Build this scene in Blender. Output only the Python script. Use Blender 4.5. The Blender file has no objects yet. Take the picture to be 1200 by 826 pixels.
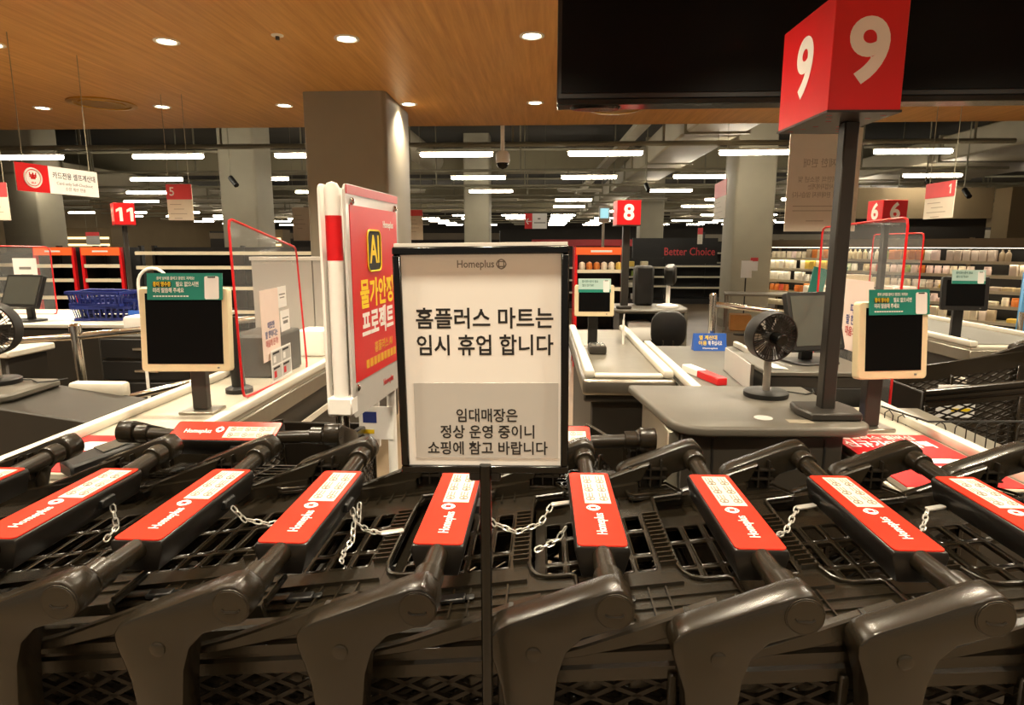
import bpy, bmesh, math, random
from mathutils import Vector, Matrix, Euler
random.seed(7)
PI = math.pi
R = math.radians
scene = bpy.context.scene
COL = scene.collection

# ------------------------------------------------------------------ camera, world, exposure
CAM_H, FPX, PITCH, YAW = 1.52, 740.0, R(9.6), math.atan(35 / 740.0)
cam_d = bpy.data.cameras.new('camera')
cam_d.sensor_width = 36.0
cam_d.lens = FPX / 1200.0 * 36.0
cam_d.clip_start = 0.02
cam_d.clip_end = 300
cam = bpy.data.objects.new('camera', cam_d)
COL.objects.link(cam)
cam.location = (0, 0, CAM_H)
cam.rotation_euler = (PI / 2 - PITCH, 0, YAW)
scene.camera = cam
world = bpy.data.worlds.new('world')
scene.world = world
world.use_nodes = True
world.node_tree.nodes['Background'].inputs[0].default_value = (1.0, 0.90, 0.74, 1)
world.node_tree.nodes['Background'].inputs[1].default_value = 0.30
scene.view_settings.view_transform = 'Standard'
scene.view_settings.look = 'None'
scene.view_settings.gamma = 1.0
scene.view_settings.use_curve_mapping = False
scene.view_settings.exposure = 0.22
WARM = (1.0, 0.865, 0.635)
TUBE_STRENGTH = 40.0
DOWN_W = 165.0

_fw = Vector((-math.sin(YAW) * math.cos(PITCH), math.cos(YAW) * math.cos(PITCH), -math.sin(PITCH)))
_rt = Vector((math.cos(YAW), math.sin(YAW), 0))
_up = _rt.cross(_fw)


def at(x, y, Y):
    """point of the place seen at photo pixel x, y that lies at depth Y"""
    d = _fw + _rt * ((x - 600) / FPX) + _up * ((413 - y) / FPX)
    t = Y / d.y
    return Vector((d.x * t, Y, CAM_H + d.z * t))


def atz(x, y, z):
    d = _fw + _rt * ((x - 600) / FPX) + _up * ((413 - y) / FPX)
    t = (z - CAM_H) / d.z
    return Vector((d.x * t, d.y * t, z))


def px_of(p):
    v = Vector(p) - Vector((0, 0, CAM_H))
    c = v.dot(_fw)
    return 600 + FPX * v.dot(_rt) / c, 413 - FPX * v.dot(_up) / c


# ------------------------------------------------------------------ materials
def lin(c):
    if isinstance(c, str):
        c = tuple(int(c[i:i + 2], 16) / 255 for i in (0, 2, 4))
    return tuple((v / 12.92 if v <= 0.04045 else ((v + 0.055) / 1.055) ** 2.4) for v in c)


M = {}


def mat(name, col, rough=0.5, metal=0.0, var=0.06, scale=12.0, bump=0.0, bscale=200.0, emit=0.0, spec=0.5, alpha=None, trans=0.0, coat=0.0):
    m = bpy.data.materials.new(name)
    m.use_nodes = True
    nt = m.node_tree
    b = nt.nodes['Principled BSDF']
    c = lin(col)
    tc = nt.nodes.new('ShaderNodeTexCoord')
    if var > 0:
        nz = nt.nodes.new('ShaderNodeTexNoise')
        nz.inputs['Scale'].default_value = scale
        nz.inputs['Detail'].default_value = 4
        nt.links.new(tc.outputs['Object'], nz.inputs['Vector'])
        rp = nt.nodes.new('ShaderNodeValToRGB')
        rp.color_ramp.elements[0].position = 0.3
        rp.color_ramp.elements[1].position = 0.7
        rp.color_ramp.elements[0].color = tuple(v * (1 - var) for v in c) + (1,)
        rp.color_ramp.elements[1].color = tuple(min(1, v * (1 + var)) for v in c) + (1,)
        nt.links.new(nz.outputs['Fac'], rp.inputs['Fac'])
        nt.links.new(rp.outputs['Color'], b.inputs['Base Color'])
    else:
        b.inputs['Base Color'].default_value = c + (1,)
    b.inputs['Roughness'].default_value = rough
    b.inputs['Metallic'].default_value = metal
    b.inputs['Specular IOR Level'].default_value = spec
    if coat:
        b.inputs['Coat Weight'].default_value = coat
        b.inputs['Coat Roughness'].default_value = 0.1
    if emit:
        b.inputs['Emission Color'].default_value = c + (1,)
        b.inputs['Emission Strength'].default_value = emit
    if trans:
        b.inputs['Transmission Weight'].default_value = trans
        b.inputs['IOR'].default_value = 1.1
    if alpha is not None:
        b.inputs['Alpha'].default_value = alpha
    if bump > 0:
        n2 = nt.nodes.new('ShaderNodeTexNoise')
        n2.inputs['Scale'].default_value = bscale
        n2.inputs['Detail'].default_value = 3
        nt.links.new(tc.outputs['Object'], n2.inputs['Vector'])
        bp = nt.nodes.new('ShaderNodeBump')
        bp.inputs['Strength'].default_value = bump
        bp.inputs['Distance'].default_value = 0.002
        nt.links.new(n2.outputs['Fac'], bp.inputs['Height'])
        nt.links.new(bp.outputs['Normal'], b.inputs['Normal'])
    M[name] = m
    return m


mat('cart_plastic', '1d1810', 0.27, spec=0.5, var=0.10, scale=9, bump=0.12, bscale=260)
mat('cart_dark', '1a150f', 0.45, spec=0.3, var=0.10, scale=9, bump=0.08)
mat('plate_red', 'cd3122', 0.22, var=0.07, scale=14, coat=0.2)
mat('plate_body', '15120f', 0.35)
mat('red', 'd2161c', 0.35, var=0.03)
mat('red_dark', 'b5141a', 0.35, var=0.03)
mat('red_pink', 'd8464a', 0.5, var=0.03)
mat('orange', 'f2622a', 0.5, var=0.03, emit=0.25)  # slight glow put into the colour of the unlit header boards
mat('orange_frame', 'e0431c', 0.4)
mat('white', 'efece6', 0.5, var=0.02)
mat('white_gloss', 'f2efe8', 0.25, var=0.02)
mat('paper', 'f1efec', 0.75, var=0.01, scale=5)
mat('paper_grey', 'bdbbb8', 0.75, var=0.02)
mat('banner_paper', 'e0d6c4', 0.6, var=0.02)
mat('ink', '1b1a1a', 0.6, var=0)
mat('ink_grey', '7d7a76', 0.6, var=0)
mat('ink_faint', 'ab9f8d', 0.6, var=0)
mat('yellow', 'f4d21f', 0.5, var=0.02)
mat('gold', 'd9a62c', 0.5, var=0.02)
mat('teal', '178474', 0.45, var=0.02)
mat('teal_dark', '0d5f53', 0.45, var=0.02)
mat('pale_teal', 'b9d8d2', 0.5, var=0.02)
mat('blue', '1d57b4', 0.45, var=0.03)
mat('blue_dark', '1a2a78', 0.5, var=0.1)
mat('panel_blue', '4c86b4', 0.5, var=0.03)
mat('pink_paper', 'f1dcd2', 0.6, var=0.02)
mat('navy', '25357a', 0.6, var=0)
mat('black', '121110', 0.45, var=0.05)
mat('black_gloss', '080807', 0.2, var=0, spec=0.4)
mat('screen', '040404', 0.45, var=0, spec=0.12)
mat('screen_grey', '4a4b46', 0.2, var=0.03)  # glare on the register monitors is put into this grey base colour
mat('charcoal', '2a2620', 0.5, var=0.05)
mat('charcoal_top', '57534b', 0.42, var=0.05, bump=0.05)
mat('dark_metal', '34312d', 0.4, metal=0.3)
mat('counter_white', 'cfcabd', 0.35, var=0.03)
mat('counter_steel', '8f8a7d', 0.3, metal=0.6, var=0.05)
mat('counter_top', 'aca697', 0.35, var=0.04)
mat('belt', '5b5953', 0.55, var=0.05)
mat('chrome', 'cfcbc2', 0.14, metal=1.0, var=0.03)
mat('steel', '9d988d', 0.3, metal=0.9, var=0.05)
mat('cream', 'e3d4ae', 0.45, var=0.03)
mat('acrylic', 'f3f5f4', 0.05, var=0, alpha=0.06, spec=0.5)
mat('chain_steel', 'dcdad4', 0.22, metal=0.55, var=0.03)
mat('card_paper', 'd3c9b8', 0.6, var=0.03, scale=60)
mat('card_ink', '6d5f52', 0.6, var=0)
mat('fill_glow', 'fff0d2', 0.5, var=0, emit=7)  # glow of the strips added to brighten the goods rack
mat('acrylic_board', 'c4c0bb', 0.18, var=0.02, coat=0.3)
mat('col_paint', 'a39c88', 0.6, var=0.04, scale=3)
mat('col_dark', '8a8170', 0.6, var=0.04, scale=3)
mat('ceiling_dark', '423d33', 0.9, var=0.1, scale=1.5)
mat('beam', '9c9379', 0.85, var=0.06, scale=1.2)
mat('duct', 'a79e88', 0.6, var=0.06, scale=2)
mat('pipe', '8f8975', 0.6, var=0.05)
mat('wall_beige', '8d7a5c', 0.8, var=0.05, scale=1)
mat('wall_dark', '2b2620', 0.8, var=0.1, scale=1)
mat('shelf_black', '211f1c', 0.5, var=0.06)
mat('shelf_brown', '6e5f49', 0.5, var=0.05)
mat('shelf_cream', 'd8cfb8', 0.5, var=0.04)
mat('cardboard', 'b07a3f', 0.8, var=0.06)
mat('silver', 'b8b4ac', 0.3, metal=0.8)
mat('tube_glow', 'fff3dc', 0.5, var=0, emit=TUBE_STRENGTH)
mat('tube_off', 'a89f8c', 0.5, var=0)
mat('bulb_glow', 'fff0d0', 0.5, var=0, emit=14)
mat('lit_sign', 'ffe9b0', 0.5, var=0, emit=1.6)
mat('lit_screen', '9fd6e0', 0.5, var=0, emit=1.0)
mat('fixture', 'd6cfbf', 0.5, var=0)
mat('brass', 'b4862f', 0.35, metal=0.5, var=0.05)
PROD = []
for i, c in enumerate(['efe6d2', 'e8d7b0', 'f2efe6', 'e2c25a', 'd8803a', 'dfd0c4', 'c9d3b4', 'efd9d6', 'b7a58a', 'cf5a44', '9fb24a', 'ece2cc']):
    PROD.append(mat('product_%d' % i, c, 0.45, var=0.05))
PRODNAME = ['cream', 'beige', 'white', 'yellow', 'orange', 'buff', 'pale green', 'pale pink', 'tan', 'red', 'lime green', 'ivory']


def wood_mat():
    m = bpy.data.materials.new('wood_ceiling')
    m.use_nodes = True
    nt = m.node_tree
    b = nt.nodes['Principled BSDF']
    tc = nt.nodes.new('ShaderNodeTexCoord')
    mp = nt.nodes.new('ShaderNodeMapping')
    mp.inputs['Rotation'].default_value = (0, 0, R(6))
    mp.inputs['Scale'].default_value = (7.0, 0.3, 1)
    nz = nt.nodes.new('ShaderNodeTexNoise')
    nz.inputs['Scale'].default_value = 4.0
    nz.inputs['Detail'].default_value = 8
    nz.inputs['Roughness'].default_value = 0.65
    rp = nt.nodes.new('ShaderNodeValToRGB')
    rp.color_ramp.elements[0].position = 0.28
    rp.color_ramp.elements[1].position = 0.72
    rp.color_ramp.elements[0].color = lin('b27c3a') + (1,)
    rp.color_ramp.elements[1].color = lin('d8a15c') + (1,)
    nt.links.new(tc.outputs['Object'], mp.inputs['Vector'])
    nt.links.new(mp.outputs['Vector'], nz.inputs['Vector'])
    nt.links.new(nz.outputs['Fac'], rp.inputs['Fac'])
    nt.links.new(rp.outputs['Color'], b.inputs['Base Color'])
    b.inputs['Roughness'].default_value = 0.42
    M['wood'] = m


def floor_mat():
    m = bpy.data.materials.new('floor_concrete')
    m.use_nodes = True
    nt = m.node_tree
    b = nt.nodes['Principled BSDF']
    tc = nt.nodes.new('ShaderNodeTexCoord')
    nz = nt.nodes.new('ShaderNodeTexNoise')
    nz.inputs['Scale'].default_value = 1.4
    nz.inputs['Detail'].default_value = 8
    rp = nt.nodes.new('ShaderNodeValToRGB')
    rp.color_ramp.elements[0].position = 0.3
    rp.color_ramp.elements[1].position = 0.75
    rp.color_ramp.elements[0].color = lin('5f4f3a') + (1,)
    rp.color_ramp.elements[1].color = lin('83705a') + (1,)
    nt.links.new(tc.outputs['Object'], nz.inputs['Vector'])
    nt.links.new(nz.outputs['Fac'], rp.inputs['Fac'])
    nt.links.new(rp.outputs['Color'], b.inputs['Base Color'])
    b.inputs['Roughness'].default_value = 0.3
    M['floor'] = m


wood_mat()
floor_mat()


# ------------------------------------------------------------------ mesh helpers
class MB:
    def __init__(s):
        s.v, s.f = [], []

    def add(s, vs, fs):
        o = len(s.v)
        s.v += [Vector(p) for p in vs]
        s.f += [tuple(i + o for i in f) for f in fs]
        return s

    def box(s, x0, x1, y0, y1, z0, z1):
        return s.add([(x, y, z) for z in (z0, z1) for y in (y0, y1) for x in (x0, x1)],
                     [(0, 2, 3, 1), (4, 5, 7, 6), (0, 1, 5, 4), (2, 6, 7, 3), (0, 4, 6, 2), (1, 3, 7, 5)])

    def obox(s, c, size, rot=(0, 0, 0)):
        e = Euler(rot).to_matrix()
        c = Vector(c)
        h = Vector(size) / 2
        vs = [c + e @ Vector((x * h.x, y * h.y, z * h.z)) for z in (-1, 1) for y in (-1, 1) for x in (-1, 1)]
        return s.add(vs, [(0, 2, 3, 1), (4, 5, 7, 6), (0, 1, 5, 4), (2, 6, 7, 3), (0, 4, 6, 2), (1, 3, 7, 5)])

    def bar(s, p0, p1, w, h, up=(0, 0, 1)):
        p0, p1 = Vector(p0), Vector(p1)
        d = (p1 - p0).normalized()
        sd = d.cross(Vector(up))
        if sd.length < 1e-4:
            sd = d.cross(Vector((1, 0, 0)))
        sd.normalize()
        u = sd.cross(d)
        vs = [p + sd * a * w / 2 + u * b * h / 2 for p in (p0, p1) for a, b in ((-1, -1), (1, -1), (1, 1), (-1, 1))]
        return s.add(vs, [(0, 3, 2, 1), (4, 5, 6, 7), (0, 1, 5, 4), (1, 2, 6, 5), (2, 3, 7, 6), (3, 0, 4, 7)])

    def tube(s, pts, r, n=8, closed=False):
        pts = [Vector(p) for p in pts]
        m = len(pts)
        tang = []
        for i in range(m):
            a = pts[(i - 1) % m] if (closed or i > 0) else pts[i]
            b = pts[(i + 1) % m] if (closed or i < m - 1) else pts[i]
            tang.append((b - a).normalized())
        nrm = tang[0].orthogonal().normalized()
        vs = []
        for i in range(m):
            nrm = (nrm - tang[i] * nrm.dot(tang[i]))
            if nrm.length < 1e-6:
                nrm = tang[i].orthogonal()
            nrm.normalize()
            bi = tang[i].cross(nrm)
            for k in range(n):
                a = 2 * PI * k / n
                vs.append(pts[i] + (nrm * math.cos(a) + bi * math.sin(a)) * r)
        fs = []
        for i in range(m if closed else m - 1):
            j = (i + 1) % m
            for k in range(n):
                l = (k + 1) % n
                fs.append((i * n + k, i * n + l, j * n + l, j * n + k))
        if not closed:
            fs.append(tuple(range(n - 1, -1, -1)))
            fs.append(tuple((m - 1) * n + k for k in range(n)))
        return s.add(vs, fs)

    def cyl(s, p0, p1, r, n=16, r1=None):
        p0, p1 = Vector(p0), Vector(p1)
        r1 = r if r1 is None else r1
        d = (p1 - p0).normalized()
        a0 = d.orthogonal().normalized()
        b0 = d.cross(a0)
        vs = []
        for p, rr in ((p0, r), (p1, r1)):
            for k in range(n):
                a = 2 * PI * k / n
                vs.append(p + (a0 * math.cos(a) + b0 * math.sin(a)) * rr)
        fs = [(k, (k + 1) % n, n + (k + 1) % n, n + k) for k in range(n)]
        fs += [tuple(range(n - 1, -1, -1)), tuple(range(n, 2 * n))]
        return s.add(vs, fs)

    def prism(s, poly, axis, a, b):
        def q(u, w, t):
            return {'y': (u, t, w), 'x': (t, u, w), 'z': (u, w, t)}[axis]
        n = len(poly)
        vs = [q(u, w, a) for u, w in poly] + [q(u, w, b) for u, w in poly]
        fs = [(k, (k + 1) % n, n + (k + 1) % n, n + k) for k in range(n)]
        fs += [tuple(range(n - 1, -1, -1)), tuple(range(n, 2 * n))]
        return s.add(vs, fs)

    def lathe(s, prof, n=24, o=(0, 0, 0)):
        o = Vector(o)
        vs, fs = [], []
        for r, z in prof:
            for k in range(n):
                a = 2 * PI * k / n
                vs.append(o + Vector((r * math.cos(a), r * math.sin(a), z)))
        for i in range(len(prof) - 1):
            for k in range(n):
                l = (k + 1) % n
                fs.append((i * n + k, i * n + l, (i + 1) * n + l, (i + 1) * n + k))
        fs.append(tuple(range(n - 1, -1, -1)))
        fs.append(tuple((len(prof) - 1) * n + k for k in range(n)))
        return s.add(vs, fs)

    def xf(s, m):
        s.v = [m @ p for p in s.v]
        return s

    def mesh(s, name, bevel=0.0, seg=1, angle=38):
        me = bpy.data.meshes.new(name)
        me.from_pydata([tuple(p) for p in s.v], [], s.f)
        bm = bmesh.new()
        bm.from_mesh(me)
        bmesh.ops.recalc_face_normals(bm, faces=bm.faces)
        if bevel > 0:
            es = [e for e in bm.edges if len(e.link_faces) == 2 and e.calc_face_angle(0) > R(35)]
            bmesh.ops.bevel(bm, geom=es, offset=bevel, segments=seg, affect='EDGES', clamp_overlap=True, profile=0.5)
        for f in bm.faces:
            f.smooth = True
        bm.to_mesh(me)
        bm.free()
        me.set_sharp_from_angle(angle=R(angle))
        return me

    def build(s, name, m, parent=None, bevel=0.0, seg=1, angle=38, loc=None, rot=None):
        me = s.mesh(name, bevel, seg, angle)
        me.materials.append(M[m] if isinstance(m, str) else m)
        return put(name, me, parent, loc, rot)


def put(name, me, parent=None, loc=None, rot=None):
    o = bpy.data.objects.new(name, me)
    COL.objects.link(o)
    if parent is not None:
        o.parent = parent
    if loc is not None:
        o.location = loc
    if rot is not None:
        o.rotation_euler = rot
    return o


def tag(o, label, cat, group=None):
    o['label'] = label
    o['category'] = cat
    if group:
        o['group'] = group
    return o


def thing(name, label, cat, loc=(0, 0, 0), rz=0.0, group=None):
    o = bpy.data.objects.new(name, None)
    o.empty_display_size = 0.1
    COL.objects.link(o)
    o.location = loc
    o.rotation_euler = (0, 0, rz)
    return tag(o, label, cat, group)


def struct(o):
    o['kind'] = 'structure'
    return o


CHILD = {}


def kids(o):
    return [c for c in bpy.data.objects if c.parent == o]


def copy_tree(o, parent=None, cache={}):
    c = o.copy()
    COL.objects.link(c)
    if parent is not None:
        c.parent = parent
    key = o.name
    if key not in cache:
        cache[key] = kids(o)
    for ch in list(cache[key]):
        copy_tree(ch, c)
    return c


def rrect(w, h, r, n=4):
    pts = []
    for cx, cy, a0 in ((w / 2 - r, h / 2 - r, 0), (-w / 2 + r, h / 2 - r, 90), (-w / 2 + r, -h / 2 + r, 180), (w / 2 - r, -h / 2 + r, 270)):
        for k in range(n + 1):
            a = R(a0 + 90 * k / n)
            pts.append((cx + r * math.cos(a), cy + r * math.sin(a)))
    return pts


_txt = {}
FRONT = (PI / 2, 0, 0)


def text(body, size, m, parent, loc, rot=FRONT, bold=0.0, align='CENTER', depth=0.0003, width=None, mirror=False, name='lettering', spacing=1.0):
    key = (body, size, m, bold, align, depth, width, mirror, spacing)
    if key not in _txt:
        cu = bpy.data.curves.new('txt', 'FONT')
        cu.body = body
        cu.size = size
        cu.align_x = align
        cu.align_y = 'CENTER'
        cu.offset = bold * size
        cu.extrude = depth
        cu.resolution_u = 6 if len(body) < 3 else 2
        cu.space_character = spacing
        ob = bpy.data.objects.new('txt', cu)
        me = bpy.data.meshes.new_from_object(ob)
        bpy.data.objects.remove(ob)
        bpy.data.curves.remove(cu)
        if width and len(me.vertices):
            xs = [v.co.x for v in me.vertices]
            k = width / max(1e-6, max(xs) - min(xs))
            mid = (max(xs) + min(xs)) / 2 if align == 'CENTER' else 0
            for v in me.vertices:
                v.co.x = (v.co.x - mid) * k
        if mirror:
            for v in me.vertices:
                v.co.x = -v.co.x
            me.flip_normals()
        me.materials.clear()
        me.materials.append(M[m])
        me.name = name
        _txt[key] = me
    return put(name, _txt[key], parent, loc, rot)


def digit_one(m, parent, h, loc, rot):
    s = h
    poly = [(0.02, 0.0), (0.17, 0.0), (0.17, 0.72), (0.05, 0.72), (-0.13, 0.60), (-0.13, 0.46), (0.02, 0.55)]
    return MB().prism([((x - 0.02) * s, (y - 0.36) * s) for x, y in poly], 'z', -0.0002, 0.0004).build('digit', m, parent, loc=loc, rot=rot)


ORD = ['first', 'second', 'third', 'fourth', 'fifth', 'sixth', 'seventh', 'eighth', 'ninth', 'tenth', 'eleventh', 'twelfth', 'thirteenth',
       'fourteenth', 'fifteenth', 'sixteenth', 'seventeenth', 'eighteenth', 'nineteenth', 'twentieth', 'twenty-first', 'twenty-second',
       'twenty-third', 'twenty-fourth', 'twenty-fifth', 'twenty-sixth', 'twenty-seventh', 'twenty-eighth', 'twenty-ninth', 'thirtieth',
       'thirty-first', 'thirty-second', 'thirty-third', 'thirty-fourth', 'thirty-fifth', 'thirty-sixth', 'thirty-seventh', 'thirty-eighth', 'thirty-ninth', 'fortieth',
       'forty-first', 'forty-second', 'forty-third', 'forty-fourth', 'forty-fifth']

# ------------------------------------------------------------------ the setting
SOF_Z, SOF_Y = 2.9, 7.68
struct(MB().box(-24, 24, -6, 52, -0.1, 0).build('floor', 'floor'))
struct(MB().box(-24, 24, -6, SOF_Y, SOF_Z, SOF_Z + 0.25).build('ceiling', 'wood'))
UP_Z = 4.7
struct(MB().box(-24, 24, SOF_Y, 52, UP_Z, UP_Z + 0.2).build('ceiling_upper', 'ceiling_dark'))
struct(MB().box(-24, 24, SOF_Y - 0.2, SOF_Y, SOF_Z + 0.25, UP_Z + 0.2).build('trim_1', 'ceiling_dark'))
struct(MB().box(-24, 24, 52, 52.2, 0, UP_Z).build('wall_back', 'wall_dark'))
struct(MB().box(-24.2, -24, -6, 52, 0, UP_Z).build('wall_left', 'wall_beige'))
struct(MB().box(24, 24.2, -6, 52, 0, UP_Z).build('wall_right', 'wall_beige'))


def column(x0, x1, y0, y1, h, label, m='col_paint'):
    c = thing('column', label, 'column', ((x0 + x1) / 2, (y0 + y1) / 2, 0))
    w, d = (x1 - x0) / 2, (y1 - y0) / 2
    MB().prism(rrect(2 * w, 2 * d, 0.05, 3), 'z', 0, h).build('shaft', m, c)
    MB().prism(rrect(2 * w + 0.03, 2 * d + 0.03, 0.06, 3), 'z', 0, 0.15).build('skirting', 'col_dark', c)
    return c


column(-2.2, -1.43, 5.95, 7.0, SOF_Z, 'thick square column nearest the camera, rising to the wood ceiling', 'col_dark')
column(3.42, 4.13, 11.7, 12.45, UP_Z, 'square column with paper notices, beside the lit goods rack')
column(-2.3, -1.55, 18.8, 19.6, UP_Z, 'square column far behind, showing above the closure notice')
column(-6.1, -5.4, 12.0, 12.8, UP_Z, 'square column behind the hanging lane five sign')
column(-12.2, -11.3, 14.0, 14.8, UP_Z, 'square column at the far left behind the checkouts')
column(3.3, 4.1, 22.0, 22.8, UP_Z, 'dim far square column behind the empty black shelves')
column(-8.6, -7.8, 17.0, 17.8, UP_Z, 'dim square column between the far left lamps')

# beams, ducts and conduits under the upper ceiling
for i, (y, z0, z1, d, lb) in enumerate([(20.0, 3.75, 4.4, 0.6, 'nearest'), (31.0, 3.7, 4.4, 0.6, 'middle'), (42.0, 3.7, 4.4, 0.6, 'farthest')]):
    b = MB().box(-24, 24, y, y + d, z0, z1).build('ceiling_beam', 'beam', bevel=0.02)
    tag(b, 'beige concrete beam across the dark ceiling, %s of three' % lb, 'beam', 'ceiling beams')
DUCTS = []
for lb, x0, x1, z0, z1, y0 in (('wide beige box duct running away at the upper left', -16.5, -12.5, 3.2, 3.68, 8.2),
                               ('beige box duct above the lane eight sign, upper middle', 2.15, 3.05, 3.2, 3.68, 9.0),
                               ('beige box duct above the lit goods rack, upper right', 8.0, 10.9, 3.2, 3.68, 9.0)):
    d = thing('air_duct', lb, 'duct', ((x0 + x1) / 2, y0, z0))
    w = (x1 - x0) / 2
    DUCTS.append((x0 - 0.1, x1 + 0.1))
    MB().box(-w, w, 0, 32, 0, z1 - z0).build('duct_body', 'duct', d, bevel=0.03)
    for k in range(8):
        MB().box(-w - 0.04, w + 0.04, 1 + k * 3.6, 1.06 + k * 3.6, -0.03, z1 - z0 + 0.03).build('flange', 'pipe', d)
t = MB().bar((1.75, 10, 3.6), (1.3, 34, 3.6), 0.22, 0.10).build('cable_tray', 'duct')
tag(t, 'long beige cable tray running away above the red lane eight cube', 'cable tray')
t = MB().tube([(-5.0, 10.5, 3.95), (-3.9, 12.0, 3.95), (-3.3, 14.0, 3.95), (-3.2, 19.0, 3.95)], 0.3, 16).build('duct_pipe', 'duct')
tag(t, 'round bent air pipe high behind the nearest column', 'duct')

# ---------------------------------------------------------------- hanging tube lamps in rows
ROWS = [10.4, 13.9, 17.3, 20.7, 24.1, 27.5, 30.9, 34.3, 37.7, 41.1, 44.5]
LAMP_Z = 2.95
half = 0.58


def lamp_proto(on):
    root = thing('tube_lamp', 'x', 'lamp')
    MB().box(-half - 0.02, half + 0.02, -0.035, 0.035, 0.035, 0.06).build('lamp_body', 'fixture', root, bevel=0.006)
    pr = [(u, w) for u, w in rrect(2 * half, 0.06, 0.028, 3)]
    MB().prism(pr, 'y', -0.03, 0.03).build('tube', 'tube_glow' if on else 'tube_off', root)
    for sx in (-0.45, 0.45):
        MB().cyl((sx, 0, 0.05), (sx, 0, 0.122), 0.008, 6).build('clip', 'pipe', root)
    return root


lamp_on, lamp_off = lamp_proto(True), lamp_proto(False)
used = {True: False, False: False}
rl = random.Random(3)
for ri, Y in enumerate(ROWS):
    xs = [-1.38 + 2.36 * i for i in range(-9, 11)]
    xs = [x for x in xs if -25 < px_of((x, Y, LAMP_Z))[0] < 1225 and abs(x) < 22]
    xmin, xmax = xs[0] - 1.5, xs[-1] + 1.5
    # the pipe the row hangs from
    pp = thing('lamp_rail', 'grey pipe rail carrying the %s row of tube lamps' % ORD[ri], 'pipe', (0, Y, LAMP_Z + 0.15), group='lamp rails')
    MB().tube([(xmin, 0, 0), (xmax, 0, 0)], 0.03 if ri else 0.04, 8).build('pipe', 'pipe', pp)
    for q, x in enumerate(xs):
        if (ri < 4 or q % 3 == 0) and not any(a < x + 0.9 < b for a, b in DUCTS):
            MB().cyl((x + 0.9, 0, 0), (x + 0.9, 0, UP_Z - LAMP_Z - 0.15), 0.02, 6).build('hanger_rod', 'pipe', pp)
    n_on = n_off = 0
    for q, x in enumerate(xs):
        on = True if ri < 2 else (rl.random() < 0.62)
        if ri == 2:
            on = q % 2 == 0
        nm = ORD[n_on] if on else ORD[n_off]
        if on:
            n_on += 1
        else:
            n_off += 1
        src = lamp_on if on else lamp_off
        o = src if not used[on] else copy_tree(src)
        used[on] = True
        o.location = (x, Y, LAMP_Z)
        o['label'] = ('glowing white' if on else 'unlit dull') + ' tube lamp, %s from the left in %s lamp row from the front' % (nm, ORD[ri])
        o['group'] = 'hanging tube lamps'

# second, plain pipes and rods without lamps
for i, (Y, z) in enumerate([(12.0, 3.78), (15.6, 3.78), (22.3, 3.78), (25.8, 3.78)]):
    t = MB().tube([(-16, Y, z), (16, Y, z)], 0.035, 8).build('sprinkler_pipe', 'pipe')
    tag(t, 'thin beige ceiling pipe between lamp rows, %s from the front' % ORD[i], 'pipe', 'plain ceiling pipes')
for i, (px, py, Y) in enumerate([(945, 218, 13), (1085, 212, 13), (757, 216, 13.2), (270, 208, 11), (1050, 252, 16), (1130, 222, 12)]):
    p = at(px, py, Y)
    s = thing('spotlight', 'small black ceiling spotlight, %s' % ['left of the hanging age notice', 'hanging by the lane one sign', 'above the lane eight cube',
              'beside the lane five sign', 'above the lane six cube', 'right of the lane one sign'][i], 'spotlight', p, rz=rl.uniform(-1, 1))
    MB().cyl((0, 0, 0), (0.05, -0.16, -0.14), 0.045, 10).build('can', 'black', s)
    MB().cyl((0, 0, 0), (0, 0, UP_Z - p.z), 0.012, 6).build('stem', 'pipe', s)

# ---------------------------------------------------------------- downlights in the wood ceiling
dl_names = {}
for j, Y in enumerate([6.5, 4.5, 2.5, 0.5, -1.5, -3.5]):  # the hindmost row is added, out of view, to light the notice
    for i in range(-5, 5):
        x = -0.08 + 1.25 * i
        if -2.3 < x < -1.35 and 5.8 < Y < 7.1:
            continue
        if abs(x) > 5.5 and Y < 3:
            continue
        lab = 'round recessed downlight, %s from left in %s ceiling row' % (ORD[i + 5], ['the rear', 'the nearer', 'the overhead', 'the camera side', 'the entrance side', 'the added hindmost'][j])
        t = thing('downlight', lab, 'downlight', (x, Y, SOF_Z), group='recessed downlights')
        MB().lathe([(0.085, 0.0), (0.085, -0.006), (0.066, -0.008), (0.06, 0.0)], 20).build('trim_ring', 'white_gloss', t)
        MB().lathe([(0.058, -0.002), (0.05, -0.004), (0.0, -0.0045)], 16).build('bulb', 'bulb_glow', t)
        ld = bpy.data.lights.new('downlight_beam', 'SPOT')
        ld.energy = DOWN_W
        ld.color = WARM
        ld.spot_size = R(128)
        ld.spot_blend = 0.7
        ld.shadow_soft_size = 0.06
        lo = bpy.data.objects.new('beam_lamp', ld)
        COL.objects.link(lo)
        lo.parent = t
        lo.location = (0, 0, -0.02)
p = atz(120, 121, SOF_Z)
t = thing('ceiling_vent', 'round brass coloured air vent in the wood ceiling', 'vent', p)
MB().lathe([(0.30, 0.0), (0.30, -0.012), (0.25, -0.016), (0.24, -0.004)], 32).build('outer_ring', 'brass', t)
MB().lathe([(0.21, 0.0), (0.2, -0.014), (0.0, -0.016)], 32).build('inner_disc', 'brass', t)
p = atz(722, 126, SOF_Z)
t = thing('ceiling_vent', 'round brass air vent half hidden by the black hanging screen', 'vent', p)
MB().lathe([(0.30, 0.0), (0.30, -0.012), (0.25, -0.016), (0.24, -0.004)], 32).build('outer_ring', 'brass', t)
MB().lathe([(0.21, 0.0), (0.2, -0.014), (0.0, -0.016)], 32).build('inner_disc', 'brass', t)
p = atz(325, 41, SOF_Z)
t = thing('fire_sprinkler', 'small dark fire sprinkler in the wood ceiling', 'sprinkler', p)
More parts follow.
